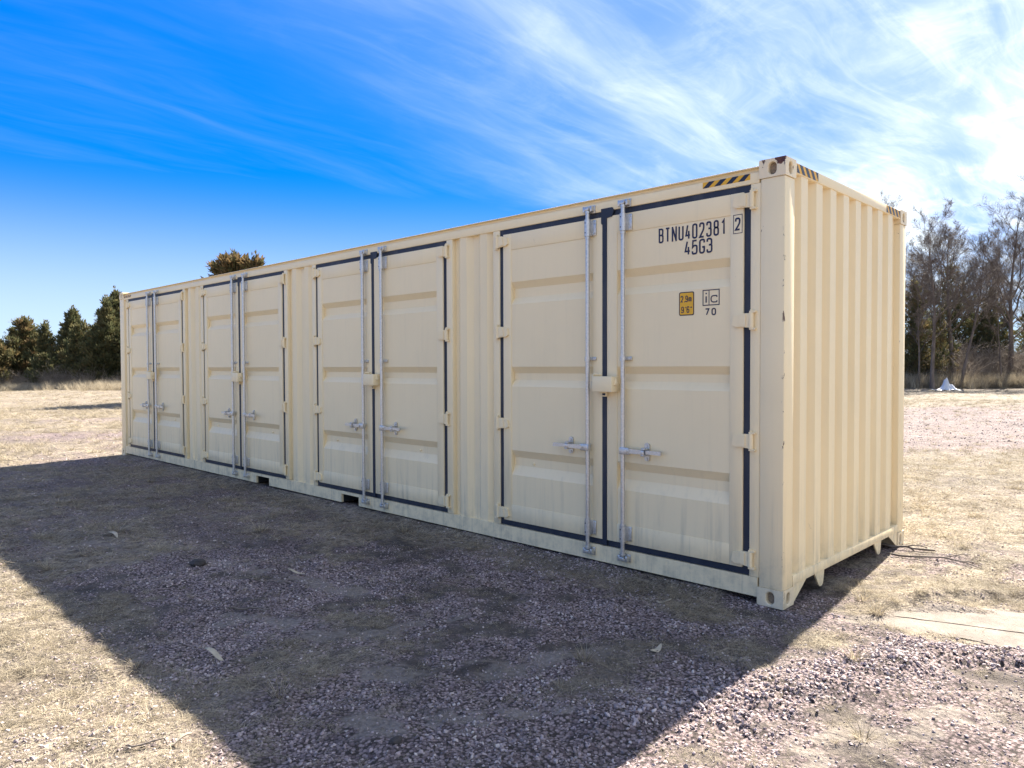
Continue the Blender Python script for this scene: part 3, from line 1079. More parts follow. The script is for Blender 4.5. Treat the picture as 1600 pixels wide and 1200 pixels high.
def glyph(ch, w, h):
    """centre lines in metres"""
    R = w * 0.55

    def P(*pts):
        return [(a * w, b * h) for a, b in pts]
    G = {
        'B': [(rpoly(P((0, 0), (0, 1), (.95, 1), (.95, .54), (0, .54)), [0, 0, R, R, 0]), 0), (rpoly(P((0, .54), (1, .54), (1, 0), (0, 0)), [0, R, R, 0]), 0)],
        'T': [(P((0, 1), (1, 1)), 0), (P((.5, 1), (.5, 0)), 0)],
        'N': [(P((0, -.06), (0, 1.06)), 0), (P((0, 1), (1, 0)), 0), (P((1, -.06), (1, 1.06)), 0)],
        'U': [(rpoly(P((0, 1), (0, 0), (1, 0), (1, 1)), [0, R, R, 0]), 0)],
        '0': [(rpoly(P((0, 0), (0, 1), (1, 1), (1, 0)), R, True), 1)],
        '1': [(P((.15, .80), (.6, 1), (.6, 0)), 0)],
        '2': [(rpoly(P((0, .74), (0, 1), (1, 1), (1, .56), (0, 0), (1, 0)), [0, R, R, R, 0, 0]), 0)],
        '3': [(rpoly(P((0, .78), (0, 1), (.95, 1), (.95, .54), (.35, .54)), [0, R, R, R, 0]), 0), (rpoly(P((.35, .54), (1, .54), (1, 0), (0, 0), (0, .22)), [0, R, R, R, 0]), 0)],
        '4': [(P((.74, 0), (.74, .58)), 0), (P((.45, 1), (0, .25), (1.05, .25)), 0)],
        '5': [(rpoly(P((.95, 1), (.1, 1), (.02, .5), (.3, .62), (1, .62), (1, 0), (0, 0), (0, .2)), [0, 0, 0, R * .4, R, R, R, 0]), 0)],
        '6': [(rpoly(P((0, 0), (0, .58), (1, .58), (1, 0)), R, True), 1), (rpoly(P((0, .3), (0, 1), (1, 1), (1, .82)), [0, R, R, 0]), 0)],
        '7': [(P((0, 1), (1, 1), (.3, 0)), 0)],
        '8': [(rpoly(P((.05, .53), (.05, 1), (.95, 1), (.95, .53)), R, True), 1), (rpoly(P((0, 0), (0, .53), (1, .53), (1, 0)), R, True), 1)],
        '9': [(rpoly(P((0, .42), (0, 1), (1, 1), (1, .42)), R, True), 1), (rpoly(P((1, .7), (1, 0), (0, 0), (0, .18)), [0, R, R, 0]), 0)],
        'G': [(rpoly(P((1, .76), (1, 1), (0, 1), (0, 0), (1, 0), (1, .44), (.55, .44)), [0, R, R, R, R, 0, 0]), 0)],
        'm': [(P((0, 0), (0, .68)), 0), (rpoly(P((0, .45), (0, .68), (.62, .68), (.62, 0)), [0, R * .6, R * .6, 0]), 0), (rpoly(P((.62, .45), (.62, .68), (1.24, .68), (1.24, 0)), [0, R * .6, R * .6, 0]), 0)],
        'i': [(P((.5, 0), (.5, .62)), 0), (P((.5, .82), (.5, .96)), 0)],
        'c': [(rpoly(P((1, .52), (1, .70), (0, .70), (0, 0), (1, 0), (1, .18)), [0, R, R, R, R, 0]), 0)],
        "'": [(P((.3, .78), (.3, 1)), 0)],
        '"': [(P((.2, .78), (.2, 1)), 0), (P((.65, .78), (.65, 1)), 0)],
        ',': [(P((.35, .08), (.2, -.12)), 0)],
    }
    return G[ch]


def stroke(mb, line, closed, w, ox, oz, y):
    n = len(line)
    pts = [Vector(q) for q in line]
    # drop repeats
    cl = [pts[0]]
    for q in pts[1:]:
        if (q - cl[-1]).length > 1e-5:
            cl.append(q)
    if closed and (cl[0] - cl[-1]).length < 1e-5:
        cl.pop()
    pts = cl; n = len(pts)
    Lf, Rt = [], []
    for i in range(n):
        a = pts[i - 1] if (i > 0 or closed) else None
        c = pts[(i + 1) % n] if (i < n - 1 or closed) else None
        d1 = (pts[i] - a).normalized() if a is not None else None
        d2 = (c - pts[i]).normalized() if c is not None else None
        d1 = d1 if d1 is not None else d2
        d2 = d2 if d2 is not None else d1
        n1 = Vector((-d1.y, d1.x)); n2 = Vector((-d2.y, d2.x))
        mm = (n1 + n2)
        mm = mm.normalized() if mm.length > 1e-6 else n1
        k = 1 / max(0.42, mm.dot(n1))
        ext = Vector((0, 0))
        Lf.append(pts[i] + mm * (w / 2 * k)); Rt.append(pts[i] - mm * (w / 2 * k))
    for i in range(n if closed else n - 1):
        j = (i + 1) % n
        mb.quad(*[(ox + q.x, y, oz + q.y) for q in (Lf[i], Lf[j], Rt[j], Rt[i])])


def text(parent, s, x0, z0, h, w, pitch, sw, y, mat=M_INK, name='lettering', gaps={}):
    mb = MB()
    x = x0
    for i, ch in enumerate(s):
        if ch != ' ':
            for ln, cl in glyph(ch, w - sw, h - sw):
                # each stroke a hair in front of the last so no two faces share a plane
                stroke(mb, ln, cl, sw, x + sw / 2, z0 + sw / 2, y - 0.00004 * (len(mb.f) % 7))
        x += gaps.get(ch, pitch)
    return mb.build(name, mat, parent)


D1R = DOORS[0][1]
YP = 0.0045
text(D1R, 'BTNU402381', -0.940, 2.452, 0.106, 0.042, 0.0545, 0.0125, YP)
text(D1R, '45G3', -0.727, 2.342, 0.103, 0.046, 0.0570, 0.0125, YP)
YF = -0.0012                              # the check digit sits on the frame tube
text(D1R, '2', -0.343, 2.466, 0.086, 0.040, 0.05, 0.012, YF, name='check_digit')
mb = MB()
stroke(mb, [(-0.353, 2.448), (-0.353, 2.570), (-0.291, 2.570), (-0.291, 2.448)], True, 0.0045, 0, 0, YF)
mb.build('check_digit_box', M_INK, D1R)


def rrect(x0, x1, z0, z1, r):
    return rpoly([(x0, z0), (x0, z1), (x1, z1), (x1, z0)], r, True, 4)


def flat(poly, y):
    mb = MB()
    mb.quad(*[(a, y, b) for a, b in poly])
    return mb


flat(rrect(-0.770, -0.650, 1.922, 2.088, 0.014), YP).build('height_sign', M_BLACKFILM, D1R)
flat(rrect(-0.763, -0.657, 1.929, 2.081, 0.011), YP - 0.0006).build('height_sign_face', M_YELLOW, D1R)
text(D1R, '2,9m', -0.756, 2.016, 0.046, 0.021, 0.025, 0.0066, YP - 0.0012, name='height_sign_text', gaps={',': 0.012})
text(D1R, "9'6\"", -0.752, 1.940, 0.046, 0.022, 0.027, 0.0066, YP - 0.0012, name='height_sign_text', gaps={"'": 0.016})
mb = MB()
stroke(mb, [(-0.581, 1.985), (-0.581, 2.088), (-0.459, 2.088), (-0.459, 1.985)], True, 0.0065, 0, 0, YP)
stroke(mb, [(-0.535, 1.985), (-0.535, 2.088)], False, 0.0055, 0, 0, YP - 0.0002)
mb.build('approval_mark_box', M_INK, D1R)
text(D1R, 'i', -0.572, 1.998, 0.080, 0.030, 0.03, 0.010, YP, name='approval_mark_text')
text(D1R, 'c', -0.524, 2.000, 0.070, 0.052, 0.03, 0.008, YP, name='approval_mark_text')
text(D1R, '70', -0.566, 1.914, 0.050, 0.034, 0.050, 0.009, YP, name='approval_mark_text')


# hazard stripes ------------------------------------------------------------------
def hazard(o, u, v, ln, h, n, parent, slant=1, dark_first=True):
    o, u, v = Vector(o), Vector(u), Vector(v)
    nrm = u.cross(v)
    yb = MB(); yb.quad(o, o + u * ln, o + u * ln + v * h, o + v * h)
    a = yb.build('hazard_sticker', M_YELLOW, parent)
    db = MB()
    stp = ln / n
    for k in range(n + 1):
        q = k * stp
        pts = [(q, 0), (q + stp * 0.52, 0), (q + stp * 0.52 + slant * stp * 0.55, h), (q + slant * stp * 0.55, h)]
        pts = [(min(max(a_, 0), ln), b_) for a_, b_ in pts]
        if pts[1][0] - pts[0][0] + pts[2][0] - pts[3][0] > 0.004:
            db.quad(*[o + u * a_ + v * b_ + nrm * 0.0008 for a_, b_ in pts])
    db.build('hazard_stripe', M_BLACKFILM, a)


hazard((-0.585, 0.0028, 2.786), (1, 0, 0), (0, 0, 1), 0.347, 0.040, 4, box)
hazard((-11.98, 0.0028, 2.786), (1, 0, 0), (0, 0, 1), 0.347, 0.040, 4, box)
hazard((0.0012, 0.172, 2.822), (0, 1, 0), (0, 0, 1), 0.345, 0.058, 4, box, -1)
hazard((0.0012, W - 0.52, 2.822), (0, 1, 0), (0, 0, 1), 0.345, 0.058, 4, box, -1)

# ------------------------------------------------------------------ scattering
def scatter(name, pts, rot, scl, idx, sources, label, cat, mat=None):
    me = bpy.data.meshes.new(name)
    me.vertices.add(len(pts)); me.vertices.foreach_set('co', np.asarray(pts, np.float32).ravel())
    a = me.attributes.new('rot', 'FLOAT_VECTOR', 'POINT'); a.data.foreach_set('vector', np.asarray(rot, np.float32).ravel())
    a = me.attributes.new('scl', 'FLOAT_VECTOR', 'POINT'); a.data.foreach_set('vector', np.asarray(scl, np.float32).ravel())
    a = me.attributes.new('idx', 'INT', 'POINT'); a.data.foreach_set('value', np.asarray(idx, np.int32))
    o = bpy.data.objects.new(name, me)
    COL.objects.link(o)
    col = bpy.data.collections.new(name + '_pieces')
    for s in sources:
        so = bpy.data.objects.new(s.name, s)
        col.objects.link(so)
    g = bpy.data.node_groups.new(name, 'GeometryNodeTree')
    g.interface.new_socket('Geometry', in_out='INPUT', socket_type='NodeSocketGeometry')
    g.interface.new_socket('Geometry', in_out='OUTPUT', socket_type='NodeSocketGeometry')
    gi = g.nodes.new('NodeGroupInput'); go = g.nodes.new('NodeGroupOutput')
    ip = g.nodes.new('GeometryNodeInstanceOnPoints')
    ci = g.nodes.new('GeometryNodeCollectionInfo')
    ci.inputs['Collection'].default_value = col
    ci.inputs['Separate Children'].default_value = True
    ci.inputs['Reset Children'].default_value = True

    def na(nm, t):
        n = g.nodes.new('GeometryNodeInputNamedAttribute'); n.data_type = t
        n.inputs['Name'].default_value = nm
        return n.outputs['Attribute']
    g.links.new(gi.outputs[0], ip.inputs['Points'])
    g.links.new(ci.outputs[0], ip.inputs['Instance'])
    ip.inputs['Pick Instance'].default_value = True
    g.links.new(na('idx', 'INT'), ip.inputs['Instance Index'])
    g.links.new(na('rot', 'FLOAT_VECTOR'), ip.inputs['Rotation'])
    g.links.new(na('scl', 'FLOAT_VECTOR'), ip.inputs['Scale'])
    g.links.new(ip.outputs[0], go.inputs[0])
    md = o.modifiers.new('scatter', 'NODES'); md.node_group = g
    tag(o, label, cat, kind='stuff')
    return o


# stone meshes: rough crushed rock
m = Mat('crushed_quartzite')
r = m.rand()
p = m.pos()
n_ = m.noise(p, 40, 4, 0.6)
cr = m.n('ShaderNodeValToRGB')
els = cr.color_ramp.elements
els[0].position = 0.0; els[0].color = (0.125, 0.108, 0.118, 1)
els[1].position = 1.0; els[1].color = (0.58, 0.51, 0.47, 1)
for pos_, c_ in ((0.3, (0.27, 0.212, 0.215, 1)), (0.6, (0.39, 0.30, 0.293, 1)), (0.85, (0.49, 0.40, 0.375, 1))):
    e = els.new(pos_); e.color = c_
m.l(r, cr.inputs[0])
c = m.mix(m.math('MULTIPLY', m.ramp(n_, 0.4, 0.7), 0.5), cr.outputs[0], (0.33, 0.29, 0.265))
pf = m.ramp(m.noise(p, 1.5, 6, 0.68, w=15), 0.36, 0.62)
c = m.mix(m.math('MULTIPLY', m.math('SUBTRACT', 1.0, pf), 0.24), c, (0.07, 0.064, 0.070))
m.set(Base_Color=c, Roughness=0.85)
m.b.inputs['Specular IOR Level'].default_value = 0.25
m.bump(m.noise(p, 180, 3, 0.6), 0.35, 0.003)
M_STONE = m.m
STONES = []
for k in range(10):
    bm = bmesh.new()
    rs = random.Random(100 + k)
    pts = []
    for _ in range(15):
        v = Vector((rs.gauss(0, 1), rs.gauss(0, 1), rs.gauss(0, 1))).normalized() * rs.uniform(0.75, 1.0)
        pts.append((v.x * rs.uniform(0.9, 1.1), v.y * rs.uniform(0.62, 0.85), v.z * rs.uniform(0.32, 0.58)))
    for q in pts:
        bm.verts.new(q)
    bmesh.ops.convex_hull(bm, input=bm.verts[:])
    for v in [v for v in bm.verts if not v.link_faces]:
        bm.verts.remove(v)
    me = bpy.data.meshes.new('stone')
    bm.to_mesh(me); bm.free()
    me.materials.append(M_STONE)
    STONES.append(me)

# dead grass clumps
m = Mat('dead_grass')
r = m.rand()
tint = m.attr('tint')
c = m.mix(tint, (0.18, 0.145, 0.098), (0.63, 0.54, 0.385))
c = m.mix(m.math('MULTIPLY', r, 0.45), c, (0.29, 0.25, 0.19))
pf = m.ramp(m.noise(m.pos(), 1.5, 6, 0.68, w=15), 0.36, 0.62)
c = m.mix(m.math('MULTIPLY', m.math('SUBTRACT', 1.0, pf), 0.22), c, (0.085, 0.070, 0.052))
m.set(Base_Color=c, Roughness=0.75)
m.b.inputs['Specular IOR Level'].default_value = 0.2
tl = m.n('ShaderNodeBsdfTranslucent'); m.l(c, tl.inputs['Color'])
ms = m.n('ShaderNodeMixShader'); ms.inputs[0].default_value = 0.25
m.l(m.b.outputs[0], ms.inputs[1]); m.l(tl.outputs[0], ms.inputs[2]); m.l(ms.outputs[0], m.out.inputs['Surface'])
M_GRASS = m.m


def clump(seed, n, rad, lmin, lmax, lean, width, name='grass_clump'):
    """blades as bent ribbons; lean 0 upright .. 1 lying flat"""
    rs = np.random.default_rng(seed)
    co, fa, ti = [], [], []
    for _ in range(n):
        a = rs.uniform(0, 2 * math.pi); rr = rad * math.sqrt(rs.random())
        b = np.array([rr * math.cos(a), rr * math.sin(a), -0.004])
        th = rs.uniform(0, 2 * math.pi) if lean > 0.5 else a + rs.normal(0, 0.6)
        ln = rs.uniform(lmin, lmax); el = (1 - lean) * 1.35 + rs.normal(0, 0.22)
        el = max(0.03, el)
        droop = rs.uniform(0.2, 1.0) * (0.9 if lean < 0.6 else 0.35)
        wd = width * rs.uniform(0.6, 1.3)
        side = np.array([-math.sin(th), math.cos(th), 0]); side = side + np.array([0, 0, rs.normal(0, 0.5)]); side /= np.linalg.norm(side)
        q = b.copy(); t = rs.random() ** 1.2
        i = len(co); S = 3
        curl = rs.normal(0, 0.35)
        for k in range(S + 1):
            w_ = wd * (1 - 0.8 * k / S) / 2
            co += [q - side * w_, q + side * w_]
            ti += [t, t]
            e2 = el - droop * k / S; th2 = th + curl * k / S
            q = q + np.array([math.cos(th2) * math.cos(e2), math.sin(th2) * math.cos(e2), math.sin(e2)]) * ln / S
            q[2] = max(q[2], 0.002)
        for k in range(S):
            fa.append((i + 2 * k, i + 2 * k + 1, i + 2 * k + 3, i + 2 * k + 2))
    me = np_mesh(name, np.array(co), np.array(fa))
    add_attr(me, 'tint', ti)
    me.materials.append(M_GRASS)
    return me


MATS_ = [clump(300 + k, 26, 0.075, 0.04, 0.13, 0.84, 0.0028) for k in range(5)]
TUFTS_ = [clump(320 + k, 42, 0.03, 0.05, 0.12, 0.42, 0.003) for k in range(4)]
TALL_ = [clump(340 + k, 60, 0.16, 0.30, 0.75, 0.14, 0.010) for k in range(3)]


def wedge(n, r0, r1, half):
    """random points in front of the camera, between two ranges, uniform by area"""
    r = np.sqrt(RNG.uniform(r0 * r0, r1 * r1, n)); a = RNG.uniform(-half, half, n)
    d = np.cos(a)[:, None] * CF + np.sin(a)[:, None] * CR
    return CAMP[0] + r * d[:, 0], CAMP[1] + r * d[:, 1], r


def free(x, y, m_=0.0):
    ok = ~((x > -12.25) & (x < 0.03) & (y > 0.0 + m_) & (y < 2.47))
    # well hidden behind the container
    dx, dy = x - CAMP[0], y - CAMP[1]
    a = np.degrees(np.arctan2(dx * CR[0] + dy * CR[1], dx * CF[0] + dy * CF[1]))
    return ok & ~((a > -21) & (a < 21) & (y > 3.2))


HALF = math.radians(47)
# gravel
S_p, S_s, S_r = [], [], []
for n, r0, r1, smin, smax in ((135000, 1.6, 6.5, 0.0030, 0.0145), (65000, 6.5, 14, 0.006, 0.021), (45000, 14, 34, 0.012, 0.034)):
    x, y, r_ = wedge(n, r0, r1, HALF)
    g_, _, d_ = fields(x, y)
    clump_n = fbm(x * 5, y * 5, 2)
    keep = (RNG.random(n) < np.clip(0.10 + g_ * (0.25 + 1.1 * smooth(clump_n, 0.38, 0.62)), 0, 1)) & free(x, y, 0.03)
    x, y, g_ = x[keep], y[keep], g_[keep]
    s = smin + (smax - smin) * RNG.random(len(x)) ** 3.4 * (0.5 + 0.7 * g_)
    rd = segdist(x, y, RIDGE) < 0.22
    s = np.where(rd & (RNG.random(len(x)) < 0.4), s * 1.35, s)
    S_p.append(np.stack([x, y, height(x, y) + s * 0.12], 1)); S_s.append(s); S_r.append(np.hypot(x - CAMP[0], y - CAMP[1]))
# extra heap on the ridge
n = 1900
t = RNG.uniform(0, len(RIDGE) - 1.001, n); k = t.astype(int); f = (t - k)[:, None]
RA = np.array(RIDGE)
q = RA[k] * (1 - f) + RA[k + 1] * f + RNG.normal(0, 0.115, (n, 2))
s = 0.005 + 0.014 * RNG.random(n) ** 2.0
keep = free(q[:, 0], q[:, 1])
S_p.append(np.stack([q[:, 0], q[:, 1], height(q[:, 0], q[:, 1]) + s * (0.25 + 0.5 * RNG.random(n))], 1)[keep]); S_s.append(s[keep])
S_r.append(np.hypot(q[:, 0] - CAMP[0], q[:, 1] - CAMP[1])[keep])
S_p = np.concatenate(S_p); S_s = np.concatenate(S_s); S_r = np.concatenate(S_r)
N = len(S_p)
S_rot = np.stack([RNG.normal(0, 0.5, N), RNG.normal(0, 0.5, N), RNG.uniform(0, 6.283, N)], 1)
S_idx = RNG.integers(0, len(STONES), N)
# the 300 stones that show largest become objects of their own
rel = S_p - np.array(CAMP)
dep = rel[:, 0] * -0.69699 + rel[:, 1] * 0.71666 + rel[:, 2] * -0.02461
uu = 736.3 * (rel[:, 0] * 0.71692 + rel[:, 1] * 0.69715) / dep; vv = 736.3 * (rel[:, 2]) / dep
inview = (np.abs(uu) < 505) & (vv > -395) & (dep > 1.5)
score = np.where(inview, S_s / dep, 0)
order = np.argsort(-score)
big = order[:300]; rest = np.setdiff1d(np.arange(N), big)
scatter('gravel', S_p[rest], S_rot[rest], np.repeat(S_s[rest][:, None], 3, 1), S_idx[rest], STONES,
        'pinkish grey crushed gravel strewn over the ground', 'gravel')
for j in big:
    o = bpy.data.objects.new('stone', STONES[S_idx[j]])
    o.location = S_p[j]; o.rotation_euler = S_rot[j]; o.scale = (S_s[j],) * 3
    COL.objects.link(o); o.parent = ground

# flattened dead grass
G_p, G_s, G_i = [], [], []
for n, r0, r1, sc in ((46000, 1.6, 6.5, 0.66), (36000, 6.5, 15, 1.15), (42000, 15, 36, 1.9), (16000, 36, 70, 3.2)):
    x, y, r_ = wedge(n, r0, r1, HALF)
    _, g_, _ = fields(x, y)
    tussock = smooth(fbm(x * 7 + 2, y * 7 + 5, 3, 0.6), 0.36, 0.60) if r1 < 16 else smooth(fbm(x * 1.6 + 2, y * 1.6 + 5, 4, 0.65), 0.34, 0.60)
    keep = (RNG.random(n) < 0.06 + 1.1 * g_ ** 1.2 * (0.12 + 0.88 * tussock)) & free(x, y, 0.015)
    x, y, g_ = x[keep], y[keep], g_[keep]
    s = sc * RNG.uniform(0.55, 1.25, len(x)) * (0.6 + 0.5 * g_)
    near_rail = (y > -0.12) & (y < 0.02) & (x > -12.2) & (x < 0)
    s = np.where(near_rail, s * 0.5, s)
    tuft = RNG.random(len(x)) < (0.03 if r1 < 16 else 0.30)
    G_p.append(np.stack([x, y, height(x, y)], 1)); G_s.append(s)
    G_i.append(np.where(tuft, 5 + RNG.integers(0, 4, len(x)), RNG.integers(0, 5, len(x))))
G_p = np.concatenate(G_p); G_s = np.concatenate(G_s); G_i = np.concatenate(G_i)
N = len(G_p)
g_scl = np.stack([G_s, G_s, np.minimum(G_s, 1.5)], 1)
for i_, me in enumerate(MATS_ + TUFTS_):
    me.name = 'grass_piece_%02d' % i_
scatter('dead_grass', G_p, np.stack([RNG.normal(0, .08, N), RNG.normal(0, .08, N), RNG.uniform(0, 6.283, N)], 1), g_scl, G_i, MATS_ + TUFTS_,
        'flattened straw-coloured dead grass over the ground', 'grass')

# ------------------------------------------------------------------ trees
m = Mat('cedar_foliage')
tint = m.attr('tint')
cr = m.n('ShaderNodeValToRGB')
els = cr.color_ramp.elements
els[0].position = 0.0; els[0].color = (0.070, 0.080, 0.040, 1)
els[1].position = 1.0; els[1].color = (0.19, 0.13, 0.065, 1)
for pos_, c_ in ((0.4, (0.120, 0.112, 0.052, 1)), (0.7, (0.15, 0.108, 0.050, 1))):
    e = els.new(pos_); e.color = c_
m.l(tint, cr.inputs[0])
m.set(Base_Color=cr.outputs[0], Roughness=0.8)
m.b.inputs['Specular IOR Level'].default_value = 0.15
tl = m.n('ShaderNodeBsdfTranslucent'); m.l(cr.outputs[0], tl.inputs['Color'])
ms = m.n('ShaderNodeMixShader'); ms.inputs[0].default_value = 0.3
m.l(m.b.outputs[0], ms.inputs[1]); m.l(tl.outputs[0], ms.inputs[2]); m.l(ms.outputs[0], m.out.inputs['Surface'])
M_CEDAR = m.m


def bark_mat(name, a, b):
    m = Mat(name)
    p = m.pos()
    n_ = m.noise(m.scale(p, (6, 6, 1.5)), 1, 5, 0.65)
    m.set(Base_Color=m.mix(m.ramp(n_, 0.3, 0.7), a, b), Roughness=0.9)
    return m.m


M_BARK = bark_mat('grey_brown_bark', (0.075, 0.058, 0.046), (0.17, 0.135, 0.11))
M_CBARK = bark_mat('cedar_bark', (0.06, 0.04, 0.03), (0.13, 0.095, 0.07))
M_TWIG = bark_mat('brush_twigs', (0.15, 0.118, 0.088), (0.29, 0.24, 0.19))


def tubes(paths, sides_of):
    """paths: list of (pts (n,3), radii (n,)); returns verts, quads"""
    V, F = [], []
    off = 0
    for pts, rad in paths:
        n = len(pts); k = sides_of(rad[0])
        d = np.gradient(pts, axis=0)
        d /= np.linalg.norm(d, axis=1, keepdims=True) + 1e-9
        ref = np.array([0.31, 0.17, 0.93]) if abs(d[0, 2]) < 0.8 else np.array([1.0, 0.1, 0.0])
        u = np.cross(d, ref); u /= np.linalg.norm(u, axis=1, keepdims=True) + 1e-9
        w = np.cross(d, u)
        t = np.arange(k) * 2 * np.pi / k
        ring = pts[:, None, :] + rad[:, None, None] * (np.cos(t)[None, :, None] * u[:, None, :] + np.sin(t)[None, :, None] * w[:, None, :])
        V.append(ring.reshape(-1, 3))
        b = off + np.arange(n * k).reshape(n, k)
        F.append(np.stack([b[:-1], np.roll(b, -1, 1)[:-1], np.roll(b, -1, 1)[1:], b[1:]], -1).reshape(-1, 4))
        off += n * k
    return np.concatenate(V), np.concatenate(F)


def grow_path(rs, p, d, ln, n, wander, up):
    pts = [p]
    for k in range(n):
        d = d + rs.normal(0, wander, 3); d[2] += up
        d = d / np.linalg.norm(d)
        p = p + d * ln / n
        pts.append(p)
    return np.array(pts), d


def bare_tree(name, label, loc, h, spread, seed, lean=(0, 0), r0=0.13, fork=0.35, dens=1.0, group='bare trees at the field edge', trunks=1):
    rs = np.random.default_rng(seed)
    thick, fine = [], []

    def branch(p, d, ln, r, lev):
        n = 5 if lev < 2 else (3 if lev < 4 else 2)
        pts, de = grow_path(rs, p, d, ln, n, 0.09 + 0.025 * lev, 0.035 if lev < 3 else 0.02)
        rad = np.linspace(r, r * (0.42 if lev < 4 else 0.3), n + 1)
        (thick if lev == 0 else fine).append((pts, rad))
        if lev >= 5 or ln < 0.16:
            return
        nb = {0: 0, 1: 8, 2: 6, 3: 5, 4: 3}[lev]
        nb = max(2, int(round(nb * dens * rs.uniform(0.75, 1.2))))
        for i in range(nb):
            t = (0.22 + 0.78 * (i + rs.random()) / nb)
            k = min(int(t * n), n - 1); f = t * n - k
            q = pts[k] * (1 - f) + pts[k + 1] * f
            base = pts[min(k + 1, n)] - pts[k]; base /= np.linalg.norm(base)
            side = rs.normal(0, 1, 3); side -= base * side.dot(base); side /= np.linalg.norm(side) + 1e-9
            ang = rs.uniform(0.4, 0.8)
            nd = base * math.cos(ang) + side * math.sin(ang); nd[2] += 0.12
            nd /= np.linalg.norm(nd)
            rr = max(0.0055, (rad[k] * (1 - f) + rad[k + 1] * f) * rs.uniform(0.42, 0.66))
            branch(q, nd, ln * (rs.uniform(0.38, 0.62) if lev < 3 else rs.uniform(0.55, 0.85)) * (1.05 - 0.35 * t), rr, lev + 1)
    for tk in range(trunks):
        ld = np.array([lean[0] + rs.normal(0, 0.03), lean[1] + rs.normal(0, 0.03), 1.0]); ld /= np.linalg.norm(ld)
        start = np.array([rs.normal(0, 0.18) * (tk > 0), rs.normal(0, 0.18) * (tk > 0), -0.15])
        th = h * rs.uniform(0.9, 1.0) if tk == 0 else h * rs.uniform(0.6, 0.85)
        pts, _ = grow_path(rs, start, ld, th * 0.94, 12, 0.035, 0.02)
        rad = r0 * (1 - 0.93 * (np.linspace(0, 1, 13) ** 0.9)) * (1 if tk == 0 else 0.75)
        rad[0] *= 1.25
        thick.append((pts, rad))
        nl = int(19 * dens)
        for i in range(nl):
            t = fork * 0.85 + (0.97 - fork * 0.85) * ((i + rs.random()) / nl) ** 0.9
            k = min(int(t * 12), 11); f = t * 12 - k
            q = pts[k] * (1 - f) + pts[k + 1] * f
            az = i * 2.4 + rs.normal(0, 0.5)
            el = rs.uniform(0.65, 1.15)
            nd = np.array([math.cos(az) * math.cos(el), math.sin(az) * math.cos(el), math.sin(el)])
            ln = spread * rs.uniform(0.75, 1.35) * (1.30 - 0.80 * t) * 1.75
            branch(q, nd, ln, max(0.012, (rad[k]) * rs.uniform(0.40, 0.62)), 1)
    root = empty(name, loc)
    V, F = tubes(thick, lambda r: 8)
    me = np_mesh('trunk', V, F); me.materials.append(M_BARK)
    o = bpy.data.objects.new('trunk', me); COL.objects.link(o); o.parent = root
    V, F = tubes(fine, lambda r: 5 if r > 0.05 else 3)
    me = np_mesh('crown', V, F); me.materials.append(M_BARK)
    o = bpy.data.objects.new('crown', me); COL.objects.link(o); o.parent = root
    tag(root, label, 'tree', group)
    return root


